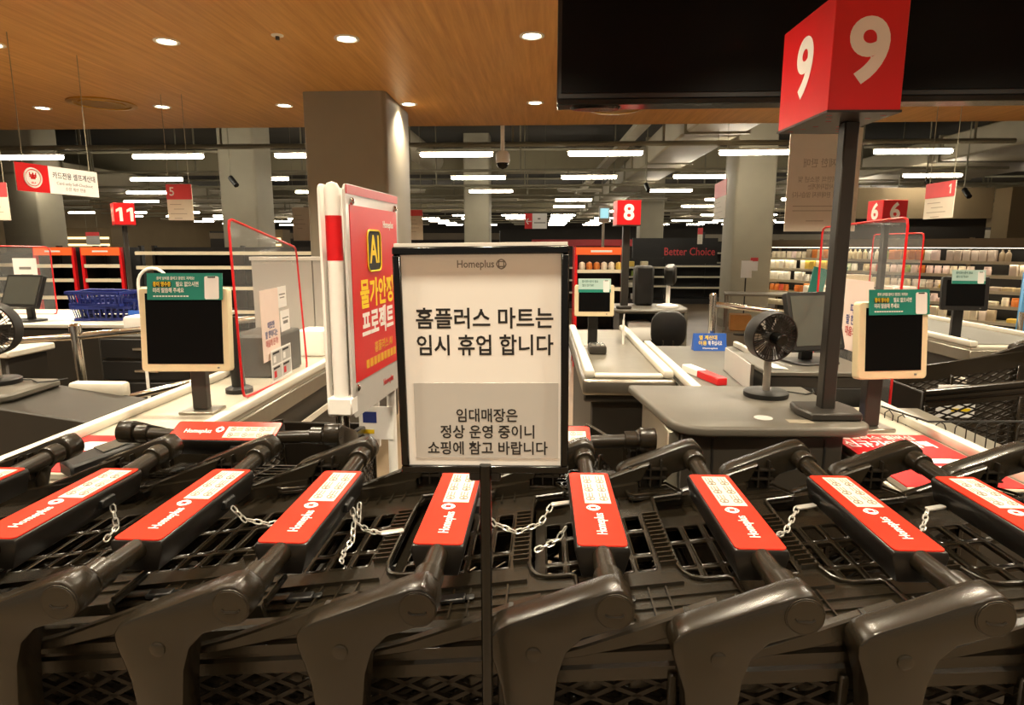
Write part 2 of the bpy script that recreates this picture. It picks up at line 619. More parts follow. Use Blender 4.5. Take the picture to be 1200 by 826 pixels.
MB().lathe([(0.04, 0), (0.04, -0.006), (0.015, -0.01)], 16).build('flange', 'white', t)
MB().cyl((0, 0, 0), (0, 0, -0.03), 0.014, 10).build('nozzle', 'dark_metal', t)

# dome camera hanging behind the ceiling edge
p = at(589, 190, 8.0)
t = thing('dome_camera', 'white dome security camera hanging from a stem', 'camera', p)
MB().cyl((0, 0, 0.12), (0, 0, UP_Z - p.z), 0.025, 10).build('stem', 'white', t)
MB().lathe([(0.0, 0.13), (0.06, 0.13), (0.085, 0.09), (0.085, 0.0), (0.075, -0.01), (0.0, -0.012)], 20).build('housing', 'white', t)
MB().lathe([(0.072, -0.01), (0.068, -0.04), (0.045, -0.07), (0.0, -0.085)], 20).build('dome', 'black_gloss', t)

# black screen bank hanging from the ceiling
t = thing('hanging_screen', 'large black screen bank hanging under the wood ceiling', 'screen', (0.07, 3.4, 2.225))
MB().box(0, 2.9, 0.0, 0.12, 0.03, 0.675).build('casing', 'black', t, bevel=0.006)
MB().box(0.02, 1.42, -0.006, 0.0, 0.06, 0.66).build('panel', 'screen', t)
MB().box(1.46, 2.88, -0.006, 0.0, 0.06, 0.66).build('panel', 'screen', t)
MB().box(0, 2.9, -0.015, 0.11, 0.0, 0.03).build('lower_lip', 'black_gloss', t, bevel=0.004)
for x in (0.2, 1.35, 1.6, 2.6):
    MB().lathe([(0.0, 0.03), (0.14, 0.03), (0.12, 0.0), (0.0, 0.0)], 16).xf(Matrix.Translation((x, 0.05, -0.012)) @ Matrix.Diagonal((1, 0.4, 0.6, 1))).build('vent_cover', 'black_gloss', t)

# ------------------------------------------------------------------ shopping carts (local: handle along y at x = 0, the cart's front towards -x)
def logo_ring(parent, m, loc, rot, r):
    """the brand mark: two crossed loops in a ring"""
    mb = MB()
    for a in (0, 1):
        w, h = (1.5, 0.8) if a == 0 else (0.8, 1.5)
        mb.tube([(x, y, 0) for x, y in rrect(w * r, h * r, 0.4 * r, 3)], 0.10 * r, 4, True)
    mb.tube([(r * 0.72 * math.cos(2 * PI * k / 16), r * 0.72 * math.sin(2 * PI * k / 16), 0) for k in range(16)], 0.09 * r, 4, True)
    mb.xf(Matrix.Diagonal((1, 1, 0.3, 1)))
    return mb.build('brand_mark', m, parent, loc=loc, rot=rot)


def handle_plate(root):
    """red handle cover with the white instruction card; centred on the handle"""
    L = 0.172
    pr = [(-0.043, 0.022), (-0.046, 0.012), (-0.034, -0.032), (0.034, -0.032), (0.046, 0.012), (0.043, 0.022)]
    c = MB().prism(pr, 'y', -L, L).xf(Matrix.Translation((0, -0.012, 1.008))).build('handle_cover', 'plate_body', root, bevel=0.003, seg=2)
    MB().prism(rrect(0.083, 2 * L - 0.006, 0.008, 3), 'z', 1.044, 1.0462).build('red_plate', 'plate_red', c)
    MB().prism([(-0.018, 0.004), (0.032, 0.004), (0.032, 0.156), (-0.018, 0.156)], 'z', 1.0462, 1.0466).build('instruction_card', 'card_paper', c)
    pic = MB()
    for i in range(3):
        for j in range(2):
            cx, cy = -0.006 + 0.026 * j, 0.025 + 0.046 * i
            pic.tube([(cx + 0.008 * math.cos(a * PI / 6), cy + 0.008 * math.sin(a * PI / 6), 1.0468) for a in range(12)], 0.0011, 4, True)
            pic.box(cx - 0.002, cx + 0.002, cy - 0.004, cy + 0.004, 1.0466, 1.047)
            for q in range(3):
                pic.box(cx - 0.008 + 0.006 * q, cx - 0.006 + 0.006 * q, cy + 0.011, cy + 0.030, 1.0466, 1.047)
    pic.build('pictogram', 'card_ink', c)
    text('Homeplus', 0.026, 'white', c, (0.004, -0.085, 1.0466), (0, 0, PI / 2), bold=0.002, width=0.086)
    logo_ring(c, 'white', (-0.004, -0.018, 1.047), (0, 0, PI / 2), 0.016)
    for ch in kids(c):
        ch.location = ch.location + Vector((0, -0.012, -0.014))
    MB().box(0.03, 0.052, 0.02, 0.06, 0.995, 1.015).build('coin_lock', 'black', c, bevel=0.003)


ARM = [(0.028, 1.022), (0.024, 1.040), (0.008, 1.055), (-0.012, 1.051), (-0.05, 1.036), (-0.093, 1.018), (-0.148, 0.997), (-0.166, 0.988),
       (-0.176, 0.974), (-0.175, 0.955), (-0.167, 0.930), (-0.158, 0.900), (-0.153, 0.86), (-0.152, 0.80), (-0.155, 0.60), (-0.20, 0.24),
       (-0.11, 0.24), (-0.085, 0.60), (-0.083, 0.86), (-0.077, 0.918), (-0.066, 0.954), (-0.044, 0.977), (-0.012, 0.988), (0.014, 0.996), (0.026, 1.008)]


def make_cart():
    root = thing('shopping_cart', 'x', 'shopping cart')
    MB().cyl((0, -0.33, 1.02), (0, -0.175, 1.014), 0.018, 20).build('handle_bar', 'cart_plastic', root)
    MB().cyl((0, 0.15, 1.012), (0, 0.33, 1.02), 0.018, 20).build('handle_bar', 'cart_plastic', root)
    handle_plate(root)
    for s in (-1, 1):
        a = MB().prism(ARM, 'y', s * 0.355, s * 0.307).build('arm', 'cart_plastic', root, bevel=0.0045, seg=2, angle=45)
        MB().prism([(-0.10, 1.010), (-0.151, 0.991), (-0.21, 0.967), (-0.30, 0.932), (-0.38, 0.908), (-0.38, 0.90), (-0.30, 0.914), (-0.2, 0.940), (-0.12, 0.965)], 'y', s * 0.3065, s * 0.288).build('arm_brace', 'cart_plastic', a, bevel=0.003)
        MB().cyl((0, s * 0.300, 1.02), (0, s * 0.262, 1.02), 0.0235, 20).build('collar', 'cart_plastic', a, bevel=0.002)
        cp = MB().cyl((0.0, s * 0.3545, 1.021), (0, s * 0.3575, 1.021), 0.025, 28)
        cp.tube([(0.026 * math.cos(k * PI / 12), s * 0.3555, 1.021 + 0.026 * math.sin(k * PI / 12)) for k in range(24)], 0.0016, 5, True)
        cp.build('end_cap', 'cart_plastic', a, bevel=0.0006)
        MB().tube([(-0.013, s * 0.3578, 1.018), (-0.009, s * 0.3578, 1.0145), (0.009, s * 0.3578, 1.0145), (0.013, s * 0.3578, 1.018)], 0.0016, 5).build('cap_slot', 'cart_dark', a)
        MB().lathe([(0.011, 0), (0.011, 0.002), (0.009, 0.003), (0, 0.003)], 18).xf(Matrix.Translation((-0.112, s * 0.355, 0.952)) @ Matrix.Rotation(s * -PI / 2, 4, 'X')).build('bolt', 'cart_plastic', a)
        st = MB()                                       # stiffening ribs inside the arm
        for i in range(4):
            st.box(-0.075 - 0.025 * i, -0.072 - 0.025 * i, s * 0.307, s * 0.292, 0.95, 1.015 - 0.011 * i)
        st.box(-0.15, -0.06, s * 0.307, s * 0.293, 0.968, 0.972)
        st.box(-0.15, -0.06, s * 0.307, s * 0.293, 0.99, 0.994)
        st.build('arm_rib', 'cart_dark', a)

        # side of the basket: rail with grooves, mesh below; tapers inwards to the front
        def yy(x, off=0.0):
            return s * (0.285 - 0.075 * (-0.13 - x) / 0.7 + off)

        def rz(x):
            return 0.955 + (x + 0.155) * 0.16
        rail = MB()
        xs = [-0.13, -0.2, -0.3, -0.45, -0.65, -0.83]
        prof = [(-0.008, 0.004), (0.010, 0.004), (0.014, 0.0), (0.014, -0.016), (0.004, -0.021), (0.004, -0.026), (0.011, -0.031), (0.011, -0.045), (0.002, -0.050), (0.002, -0.056), (0.007, -0.061), (0.007, -0.082), (-0.008, -0.082)]
        np_ = len(prof)
        vs = [(x, yy(x, o), rz(x) + dz) for x in xs for o, dz in prof]
        fs = [(i * np_ + k, i * np_ + (k + 1) % np_, (i + 1) * np_ + (k + 1) % np_, (i + 1) * np_ + k) for i in range(len(xs) - 1) for k in range(np_)]
        fs += [tuple(range(np_)), tuple(range((len(xs) - 1) * np_, len(xs) * np_))]
        rail.add(vs, fs)
        rail.build('basket_rail', 'cart_plastic', root)
        mesh = MB()
        zt, zb = -0.08, -0.36
        n = 28
        for k in range(n):
            x0 = 0.42 - 0.07 * k
            for dx in (0.60, -0.60):
                x1 = x0 + dx
                xa, xb = max(min(x0, -0.165), -0.82), max(min(x1, -0.165), -0.82)
                if abs(xa - xb) < 0.01:
                    continue
                ta, tb = (xa - x0) / dx, (xb - x0) / dx
                z0 = rz(xa) + zt + (zb - zt) * ta
                z1 = rz(xb) + zt + (zb - zt) * tb
                mesh.bar((xa, yy(xa), z0), (xb, yy(xb), z1), 0.007, 0.007)
        for k in range(4):
            dz = zt + (zb - zt) * k / 3
            mesh.bar((-0.165, yy(-0.165, -0.003), rz(-0.165) + dz), (-0.82, yy(-0.82, -0.003), rz(-0.82) + dz), 0.006, 0.006)
        mesh.build('basket_mesh', 'cart_dark', root)
        fr = MB()
        for x in (-0.16, -0.48, -0.825):
            fr.bar((x, yy(x), rz(x) - 0.07), (x, yy(x), rz(x) - 0.38), 0.03, 0.014, (1, 0, 0))
        fr.bar((-0.16, yy(-0.16), rz(-0.16) - 0.37), (-0.83, yy(-0.83), rz(-0.83) - 0.37), 0.014, 0.035)
        fr.build('basket_frame', 'cart_plastic', root, bevel=0.003)
        # base tube and casters
        MB().tube([(-0.13, s * 0.29, 0.26), (-0.2, s * 0.285, 0.18), (-0.78, s * 0.2, 0.14), (-0.8, s * 0.19, 0.12)], 0.016, 8).build('base_tube', 'cart_dark', root)
        for x, y in ((-0.15, 0.285), (-0.79, 0.19)):
            c = MB().cyl((x, s * y - 0.012, 0.06), (x, s * y + 0.012, 0.06), 0.06, 18).build('wheel', 'black', root, bevel=0.004)
            MB().bar((x, s * y - 0.02, 0.05), (x, s * y - 0.02, 0.2), 0.004, 0.03).bar((x, s * y + 0.02, 0.05), (x, s * y + 0.02, 0.2), 0.004, 0.03).box(x - 0.02, x + 0.02, s * y - 0.022, s * y + 0.022, 0.13, 0.145).build('fork', 'steel', c)
    fp = MB()                                           # front panel and slatted basket floor
    fp.box(-0.84, -0.825, -0.21, 0.21, 0.46, 0.84)
    fp.build('front_panel', 'cart_dark', root, bevel=0.004)
    fl = MB()
    for k in range(9):
        y = -0.2 + 0.05 * k
        fl.bar((-0.15, y * 1.3, 0.43), (-0.83, y, 0.51), 0.012, 0.012)
    fl.build('basket_floor', 'cart_dark', root)

    # hinged rear flap, lifted by the cart pushed in behind; it rises slightly towards the rear
    g = MB()
    T = 0.009
    X0, XR = -0.115, 0.153
    rows = [(-0.068, -0.018), (-0.006, 0.086), (0.098, 0.166)]
    cols = [-0.092 + 0.043 * i for i in range(5)]
    cw = 0.034
    ye = [-0.125, rows[0][0], rows[0][1], rows[1][0], rows[1][1], rows[2][0], rows[2][1], 0.215]
    for a, b in ((0, 1), (2, 3), (4, 5), (6, 7)):
        g.box(X0, XR, ye[a], ye[b], -T, 0)
    edges = [X0] + [e for c in cols for e in (c, c + cw)] + [XR]
    for a, b in zip(edges[0::2], edges[1::2]):
        g.box(a, b, rows[0][0] - 0.002, rows[2][1] + 0.002, -T, -0.0002)
    g.prism([(X0, -0.225), (0.238, -0.225), (0.236, -0.132), (0.228, -0.122), (0.19, -0.122), (0.17, -0.115), (0.158, -0.10), (0.153, -0.08), (X0, -0.08)], 'z', -T, -0.0004)
    g.prism([(X0, 0.21), (0.158, 0.21), (0.165, 0.245), (0.225, 0.248), (0.23, 0.262), (0.205, 0.325), (0.12, 0.322), (0.07, 0.345), (0.02, 0.345), (-0.02, 0.322), (X0, 0.322)], 'z', -T, -0.0003)
    g.box(X0, 0.236, -0.235, -0.222, -0.03, 0.002)
    lip = MB()
    for c in cols:
        for r0, r1 in rows:
            lip.tube([(x + c + cw / 2, y + (r0 + r1) / 2, 0.0) for x, y in rrect(cw, r1 - r0, 0.006, 2)], 0.0023, 5, True)
    rib = MB()
    for x in (0.02, 0.05, 0.085, 0.115):
        rib.box(x, x + 0.003, -0.222, -0.135, 0, 0.006)
    for y in (-0.195, -0.165):
        rib.box(X0, 0.232, y, y + 0.003, 0, 0.004)
    rib.box(X0, 0.15, -0.128, -0.1245, 0, 0.007)
    for x in (-0.03, -0.005, 0.02, 0.05, 0.08, 0.11):
        rib.box(x, x + 0.003, 0.235, 0.335 if 0.0 < x < 0.09 else 0.315, 0, 0.006)
    for y in (0.262, 0.288):
        rib.box(-0.08, 0.21, y, y + 0.003, 0, 0.004)
    for k in range(13):                                 # short stiffeners beside the raised rim
        y = -0.06 + 0.018 * k
        rib.box(0.122, 0.152, y, y + 0.004, 0, 0.010)
    rim = MB()
    rp = [(0.158, 0.245), (0.154, 0.16), (0.152, 0.0), (0.153, -0.07), (0.158, -0.095), (0.168, -0.112), (0.185, -0.121), (0.21, -0.123), (0.228, -0.124), (0.236, -0.132), (0.239, -0.225)]
    rim.tube([(x, y, 0.004) for x, y in rp], 0.0042, 8)
    rim.tube([(0.158, 0.245, 0.004), (0.225, 0.248, 0.004), (0.23, 0.262, 0.004), (0.205, 0.325, 0.004), (0.12, 0.322, 0.004), (0.07, 0.345, 0.004), (0.02, 0.345, 0.004), (-0.02, 0.322, 0.004), (X0, 0.322, 0.004)], 0.0035, 6)
    hinge = MB()
    hinge.cyl((0.142, -0.05, -0.012), (0.142, 0.2, -0.012), 0.009, 12)
    latch = MB().box(0.0, 0.045, -0.175, -0.155, 0.002, 0.010).box(0.045, 0.06, -0.172, -0.158, 0.004, 0.008)
    TF = Matrix.Translation((0, 0, 0.915)) @ Matrix.Rotation(R(-8), 4, 'Y')
    fo = g.xf(TF).build('rear_flap', 'cart_plastic', root, bevel=0.0012)
    lip.xf(TF).build('slot_lip', 'cart_plastic', fo)
    rib.xf(TF).build('flap_rib', 'cart_plastic', fo)
    rim.xf(TF).build('flap_rim', 'cart_plastic', fo)
    hinge.xf(TF).build('hinge_rod', 'cart_dark', fo)
    latch.xf(TF).build('latch', 'black', fo, bevel=0.002)
    # child seat back board folded below the flap, dark
    return root


def chain(root, pts, key=True):
    """coin-lock chain through local points, links turned in turn, with its flat key"""
    pts = [Vector(p) for p in pts]
    dense = []
    for a, b in zip(pts[:-1], pts[1:]):
        n = max(2, int((b - a).length / 0.002))
        dense += [a.lerp(b, k / n) for k in range(n)]
    dense.append(pts[-1])
    mb = MB()
    step, acc, last, flip = 0.0125, 0.0, dense[0], 0
    for p in dense[1:]:
        acc += (p - last).length
        if acc >= step:
            d = (p - last).normalized()
            mid = p
            q = d.to_track_quat('X', 'Z').to_matrix().to_4x4()
            ln = MB().tube([(x, y, 0) for x, y in rrect(0.0175, 0.0095, 0.0045, 2)], 0.0016, 5, True)
            ln.xf(Matrix.Translation(mid) @ q @ Matrix.Rotation(R(35 + 90 * flip), 4, 'X'))
            mb.add(ln.v, ln.f)
            flip = 1 - flip
            acc = 0.0
        last = p
    c = mb.build('lock_chain', 'chain_steel', root)
    if key:
        e = pts[-1]
        k = MB().prism([(x + 0.022, y) for x, y in rrect(0.048, 0.015, 0.005, 3)], 'z', -0.002, 0.002).xf(Matrix.Translation(e) @ Matrix.Rotation(R(20), 4, 'Z'))
        k.build('lock_key', 'chain_steel', c, bevel=0.0008)
    return c


CART_X = [-1.185, -0.93, -0.68, -0.432, -0.17, 0.104, 0.362, 0.618, 0.884, 1.15]
CART_Y = 1.156
WHERE = ['at the left edge, only its handle end in view', 'second from the left in the long row', 'third from the left in the long row',
         'fourth from the left in the long row', 'directly left of the notice post', 'directly right of the notice post', 'in front of the grey podium',
         'third from the right in the long row', 'second from the right in the long row', 'at the right edge, only its far arm in view']
proto = make_cart()
carts = []
for i, x in enumerate(CART_X):
    o = proto if i == 0 else copy_tree(proto)
    o.location = (x, CART_Y + 0.002 * (i % 3) + (x * 0.018), 0)
    o['group'] = 'nested shopping carts'
    o['label'] = 'dark nested cart ' + WHERE[i]
    carts.append(o)
CH = {
    2: ([(0.048, 0.04, 1.0), (0.07, 0.05, 0.965), (0.12, 0.06, 0.95), (0.17, 0.075, 0.963), (0.19, 0.08, 0.985)], False),
    3: ([(0.048, 0.05, 1.0), (0.056, 0.04, 0.975), (0.06, 0.01, 0.945), (0.055, -0.03, 0.937), (0.06, -0.06, 0.937)], False),
    4: ([(0.05, 0.05, 1.0), (0.075, 0.05, 0.965), (0.12, 0.05, 0.945), (0.17, 0.07, 0.955), (0.195, 0.10, 0.985)], True),
    5: ([(-0.05, 0.0, 0.985), (-0.07, 0.0, 0.95), (-0.11, -0.01, 0.935)], False),
    6: ([(0.05, 0.05, 1.0), (0.09, 0.02, 0.955), (0.13, 0.05, 0.955), (0.17, 0.10, 0.985)], True),
    7: ([(0.05, 0.05, 1.0), (0.12, 0.03, 0.955), (0.15, 0.06, 0.962), (0.18, 0.10, 0.985)], True),
    1: ([(0.048, 0.05, 1.0), (0.06, 0.04, 0.95), (0.06, 0.0, 0.937)], False),
}
for i, (pts, key) in CH.items():
    chain(carts[i], pts, key)
chain(carts[3], [(0.05, 0.10, 0.99), (0.055, 0.07, 0.95), (0.08, 0.05, 0.945), (0.11, 0.04, 0.945)], True)

def tip_cover(cart):
    for ch in cart.children:
        if ch.name.startswith('handle_cover'):
            pv = Matrix.Translation((0, 0, 1.02))
            ch.matrix_local = pv @ Matrix.Rotation(R(20), 4, 'Y') @ pv.inverted()


# two single carts behind the row, handles across the view; one side-on at the right
o = copy_tree(proto)
o.location, o.rotation_euler, o.scale = (-0.835, 1.60, -0.0), (0, 0, -PI / 2), (0.9, 0.85, 1)
tip_cover(o)
tag(o, 'cart parked behind the row, handle crosswise, below the dark monitor', 'shopping cart', 'single carts behind the row')
chain(o, [(0.05, 0.05, 0.99), (0.053, 0.05, 0.96), (0.053, 0.05, 0.93)], False)
o = copy_tree(proto)
o.location, o.rotation_euler, o.scale = (-0.005, 1.60, -0.0), (0, 0, -PI / 2), (0.9, 0.85, 1)
tip_cover(o)
tag(o, 'cart parked behind the closure notice, handle crosswise', 'shopping cart', 'single carts behind the row')
o = copy_tree(proto)
o.location, o.scale = (2.76, 3.2, 0), (1.15, 1, 1)
tag(o, 'cart standing side-on at the right behind the wire rack', 'shopping cart', 'single carts behind the row')
c = thing('price_card', 'white card with yellow print inside the cart at right', 'card', (2.0, 3.06, 0.70))
MB().box(-0.09, 0.09, 0.0, 0.004, 0, 0.16).build('card_sheet', 'paper', c)
MB().box(-0.05, 0.01, -0.001, 0.0, 0.07, 0.085).box(-0.02, 0.07, -0.001, 0.0, 0.03, 0.045).build('print', 'yellow', c)

# ------------------------------------------------------------------ closure notice on its stand
t = thing('notice_stand', 'black framed white closure notice on a thin black post', 'sign stand', (-0.066, 0.752, 0))
post = MB().cyl((0, 0, 0.02), (-0.003, 0.0, 1.25), 0.0075, 14).build('post', 'black_gloss', t)
MB().lathe([(0.13, 0.0), (0.13, 0.008), (0.12, 0.014), (0.02, 0.018), (0.012, 0.03)], 32).build('base_plate', 'black', t)
TILT = Matrix.Translation((-0.004, 0.0, 1.2385)) @ Matrix.Rotation(R(1.2), 4, 'X') @ Matrix.Rotation(R(-0.6), 4, 'Y')
W2, H2 = 0.1045, 0.281
fr = MB()
bw = 0.0095
fr.box(-W2, W2, 0, 0.012, 0, bw).box(-W2, W2, 0, 0.012, H2 - bw, H2).box(-W2, -W2 + bw, 0, 0.012, bw, H2 - bw).box(W2 - bw, W2, 0, 0.012, bw, H2 - bw)
fr.box(-W2, W2, 0.008, 0.014, 0, H2)
fo = fr.xf(TILT).build('notice_frame', 'black_gloss', t, bevel=0.0015)
MB().box(-W2 + 0.002, W2 - 0.002, 0.003, 0.010, H2, H2 + 0.004).xf(TILT).build('clear_edge', 'white_gloss', fo)
sheet = MB().box(-W2 + bw - 0.001, W2 - bw + 0.001, 0.005, 0.0072, bw - 0.001, H2 - bw + 0.001).xf(TILT).build('notice_sheet', 'paper', t)
MB().box(-W2 + 0.0185, W2 - 0.0125, 0.0044, 0.0052, 0.019, 0.1155).xf(TILT).build('grey_panel', 'paper_grey', sheet)
MB().box(-0.02, 0.02, 0.004, 0.012, -0.012, 0.002).xf(TILT).build('clamp', 'black', t, bevel=0.002)


def notice(body, size, z, width, m='ink', bold=0.02, x=0.0):
    o = text(body, size, m, sheet, (0, 0, 0), bold=bold, width=width, depth=0.0001)
    o.matrix_local = TILT @ Matrix.Translation((x, 0.00492 if z > 0.12 else 0.00432, z)) @ Matrix.Rotation(PI / 2, 4, 'X')


def pz(y):
    return H2 * (553 - y) / (553 - 288.0)


notice('Homeplus', 0.0125, pz(308), 0.044, 'ink_grey', 0.012, -0.006)
o = logo_ring(sheet, 'ink_grey', (0, 0, 0), (0, 0, 0), 0.0075)
o.matrix_local = TILT @ Matrix.Translation((0.0245, 0.0049, pz(308))) @ Matrix.Rotation(PI / 2, 4, 'X')
notice('홈플러스 마트는', 0.027, pz(370.5), 0.166, bold=0.018, x=0.003)
notice('임시 휴업 합니다', 0.027, pz(401.5), 0.166, bold=0.018, x=0.003)
notice('임대매장은', 0.0185, pz(484), 0.076, bold=0.017, x=0.004)
notice('정상 운영 중이니', 0.0185, pz(504), 0.117, bold=0.017, x=0.004)
notice('쇼핑에 참고 바랍니다', 0.0185, pz(524), 0.150, bold=0.017, x=0.004)

# ------------------------------------------------------------------ checkout furniture builders
def green_card(root, w, h, loc, rot, pale=False):
    """receipt card standing on top of a customer screen"""
    o = MB().box(-w / 2, w / 2, -0.002, 0.002, 0, h).build('receipt_card', 'pale_teal' if pale else 'teal', root, loc=loc, rot=rot)
    ph = w * 0.085
    if pale:
        MB().box(-w / 2, w / 2, -0.0025, -0.002, 0, h * 0.22).build('card_band', 'teal', o)
    MB().prism(rrect(w * 0.19, h * 0.86, 0.006, 3), 'y', -0.0028, -0.002).build('phone_print', 'paper', o, loc=(w * 0.36, 0, h * 0.45))
    MB().box(w * 0.36 - ph * 0.6, w * 0.36 + ph * 0.6, -0.0034, -0.0026, h * 0.82, h * 0.87).build('phone_notch', 'ink', o)
    ink = 'teal_dark' if pale else 'white'
    if not pale:
        text('종이 낭비를 줄이고 환경도 지켜요!', h * 0.14, ink, o, (-w * 0.12, -0.0024, h * 0.80), bold=0.01, width=w * 0.50)
        MB().prism(rrect(w * 0.25, h * 0.20, 0.005, 3), 'y', -0.0028, -0.002).build('highlight', 'ink', o, loc=(-w * 0.30, 0, h * 0.575))
        text('종이 영수증', h * 0.2, 'yellow', o, (-w * 0.30, -0.0034, h * 0.575), bold=0.02, width=w * 0.235)
        text('필요 없으시면', h * 0.2, ink, o, (0.01 + w * 0.0, -0.0026, h * 0.575), bold=0.02, width=w * 0.30)
        text('미리 말씀해 주세요', h * 0.2, ink, o, (-w * 0.215, -0.0026, h * 0.345), bold=0.02, width=w * 0.41)
        sm = MB()
        for k in range(12):
            sm.box(-w * 0.42 + w * 0.04 * k, -w * 0.42 + w * (0.04 * k + 0.03), -0.0026, -0.002, h * 0.11, h * 0.16)
        sm.build('small_print', ink, o)
    else:
        text('종이영수증이 필요', h * 0.2, ink, o, (-w * 0.14, -0.0026, h * 0.78), bold=0.01, width=w * 0.5)
        text('없으신가요?', h * 0.2, ink, o, (-w * 0.2, -0.0026, h * 0.5), bold=0.01, width=w * 0.36)
    return o


def customer_screen(label, base, top_z, w, h, rz, tilt, card=None, pale=False, bezel='cream', post='dark_metal', back=False):
    """screen on a square post; base is the point on the counter, top_z the lower edge of the screen"""
    root = thing('customer_screen', label, 'screen', base, rz)
    hh = top_z - base[2]
    MB().box(-0.07, 0.07, -0.06, 0.06, 0, 0.012).build('foot_plate', 'steel', root, bevel=0.003)
    MB().box(-0.03, 0.03, -0.02, 0.02, 0.012, hh + 0.12).build('post', post, root, bevel=0.004)
    MB().box(-0.035, 0.035, -0.045, -0.02, hh + 0.03, hh + 0.10).build('screen_mount', 'black', root, bevel=0.008)
    hd = MB().prism(rrect(w, h, 0.014, 4), 'y', -0.018, 0.018).build('bezel', bezel, root, bevel=0.004, loc=(0, -0.07, hh + h / 2), rot=(R(tilt), 0, 0))
    if not back:
        MB().box(-w / 2 + 0.026, w / 2 - 0.026, -0.021, -0.016, -h / 2 + 0.03, h / 2 - 0.022).build('display', 'screen', hd)
        MB().box(w / 2 - 0.05, w / 2 - 0.042, -0.0205, -0.018, -h / 2 + 0.012, -h / 2 + 0.018).build('button', 'ink_grey', hd)
    if card:
        green_card(root, card[0], card[1], (card[2] if len(card) > 2 else 0, -0.088 - 0.0, hh + h - 0.045), (R(tilt - 2), 0, 0), pale)
    return root


def desk_fan(label, base, rz=0.0, tilt=0.0, r=0.093):
    root = thing('desk_fan', label, 'fan', base, rz)
    MB().lathe([(0.08, 0), (0.082, 0.004), (0.082, 0.018), (0.074, 0.024), (0.0, 0.024)], 32).build('fan_base', 'black', root)
    MB().cyl((0, 0.0, 0.02), (0, 0.0, 0.21), 0.014, 16).build('stem', 'silver', root)
    hd = MB()
    hd.add(*ring_shell(r, r * 0.94, 0.075))
    h = hd.build('fan_shroud', 'black', root, loc=(0, 0.0, 0.235), rot=(R(tilt), 0, 0))
    g = MB()
    for k in range(44):
        a = 2 * PI * k / 44
        g.bar((0.024 * math.cos(a), -0.034, 0.024 * math.sin(a)), (r * 0.96 * math.cos(a + 0.35), -0.030, r * 0.96 * math.sin(a + 0.35)), 0.0022, 0.003, (0, 1, 0))
    for q in (0.5, 0.75):
        g.tube([(r * q * math.cos(2 * PI * k / 28), -0.032, r * q * math.sin(2 * PI * k / 28)) for k in range(28)], 0.0012, 4, True)
    g.build('fan_grille', 'charcoal', h)
    b = MB()
    for k in range(7):
        a = 2 * PI * k / 7
        pts = [(0.02, 0.0), (0.075, -0.022), (0.08, 0.015), (0.03, 0.012)]
        vs = []
        for u, w in pts:
            vs.append((u * math.cos(a) - w * math.sin(a), -0.008 + w * 0.5, u * math.sin(a) + w * math.cos(a)))
        vs += [(x, y + 0.003, z) for x, y, z in vs]
        b.add(vs, [(0, 1, 2, 3), (7, 6, 5, 4), (0, 4, 5, 1), (1, 5, 6, 2), (2, 6, 7, 3), (3, 7, 4, 0)])
    b.build('fan_blade', 'dark_metal', h)
    MB().cyl((0, -0.085, 0), (0, 0.02, 0), 0.024, 24).build('fan_hub', 'black_gloss', h, bevel=0.004)
    MB().tube([(0.05, 0.02, 0.012), (0.11, 0.03, 0.006), (0.16, -0.02, 0.004), (0.21, 0.0, 0.004), (0.24, 0.05, 0.004)], 0.003, 6).build('cord', 'black', root)
    return root


def ring_shell(ro, ri, d, n=40):
    vs, fs = [], []
    prof = [(ri, -d / 2), (ro, -d / 2), (ro * 1.0, d / 2 - 0.02), (ro * 0.9, d / 2), (ri * 0.88, d / 2), (ri, d / 2 - 0.022)]
    m = len(prof)
    for k in range(n):
        a = 2 * PI * k / n
        for r, y in prof:
            vs.append((r * math.cos(a), y, r * math.sin(a)))
    for k in range(n):
        l = (k + 1) % n
        for i in range(m):
            j = (i + 1) % m
            fs.append((k * m + i, k * m + j, l * m + j, l * m + i))
    return vs, fs


def monitor(label, base, rz, w=0.34, h=0.28, tilt=-15, screen='screen_grey', z0=0.08):
    root = thing('register_monitor', label, 'monitor', base, rz)
    MB().prism(rrect(0.22, 0.18, 0.04, 4), 'z', 0, 0.015).build('monitor_foot', 'black', root, bevel=0.003)
    MB().bar((0, 0.03, 0.01), (0, 0.02, z0 + h * 0.5), 0.06, 0.03, (0, 1, 0)).build('monitor_neck', 'black', root, bevel=0.004)
    hd = MB().prism(rrect(w, h, 0.012, 3), 'y', -0.014, 0.02).build('monitor_body', 'black', root, bevel=0.003, loc=(0, -0.01, z0 + h / 2), rot=(R(tilt), 0, 0))
    MB().box(-w / 2 + 0.018, w / 2 - 0.018, -0.016, -0.012, -h / 2 + 0.022, h / 2 - 0.018).build('display', screen, hd)
    return root


def acrylic(label, corners, thick=0.004, frame=0.0055):
    """clear screen with a red edge; corners are bottom-near, bottom-far, top-far, top-near, world"""
    c = [Vector(p) for p in corners]
    base = c[0].copy()
    root = thing('clear_screen', label, 'screen', base)
    c = [p - base for p in c]
    n = (c[1] - c[0]).cross(c[3] - c[0]).normalized() * thick / 2
    vs = [p - n for p in c] + [p + n for p in c]
    MB().add(vs, [(0, 1, 2, 3), (7, 6, 5, 4), (0, 4, 5, 1), (1, 5, 6, 2), (2, 6, 7, 3), (3, 7, 4, 0)]).build('acrylic_pane', 'acrylic', root)
    pts = []
    for i in range(4):
        p, a, b = c[i], c[i - 1], c[(i + 1) % 4]
        r = 0.035
        pa, pb = p + (a - p).normalized() * r, p + (b - p).normalized() * r
        pts += [pa, (pa + pb) / 4 + p / 2, pb]
    MB().tube(pts, frame, 6, True).build('red_edge', 'red', root)
    return root


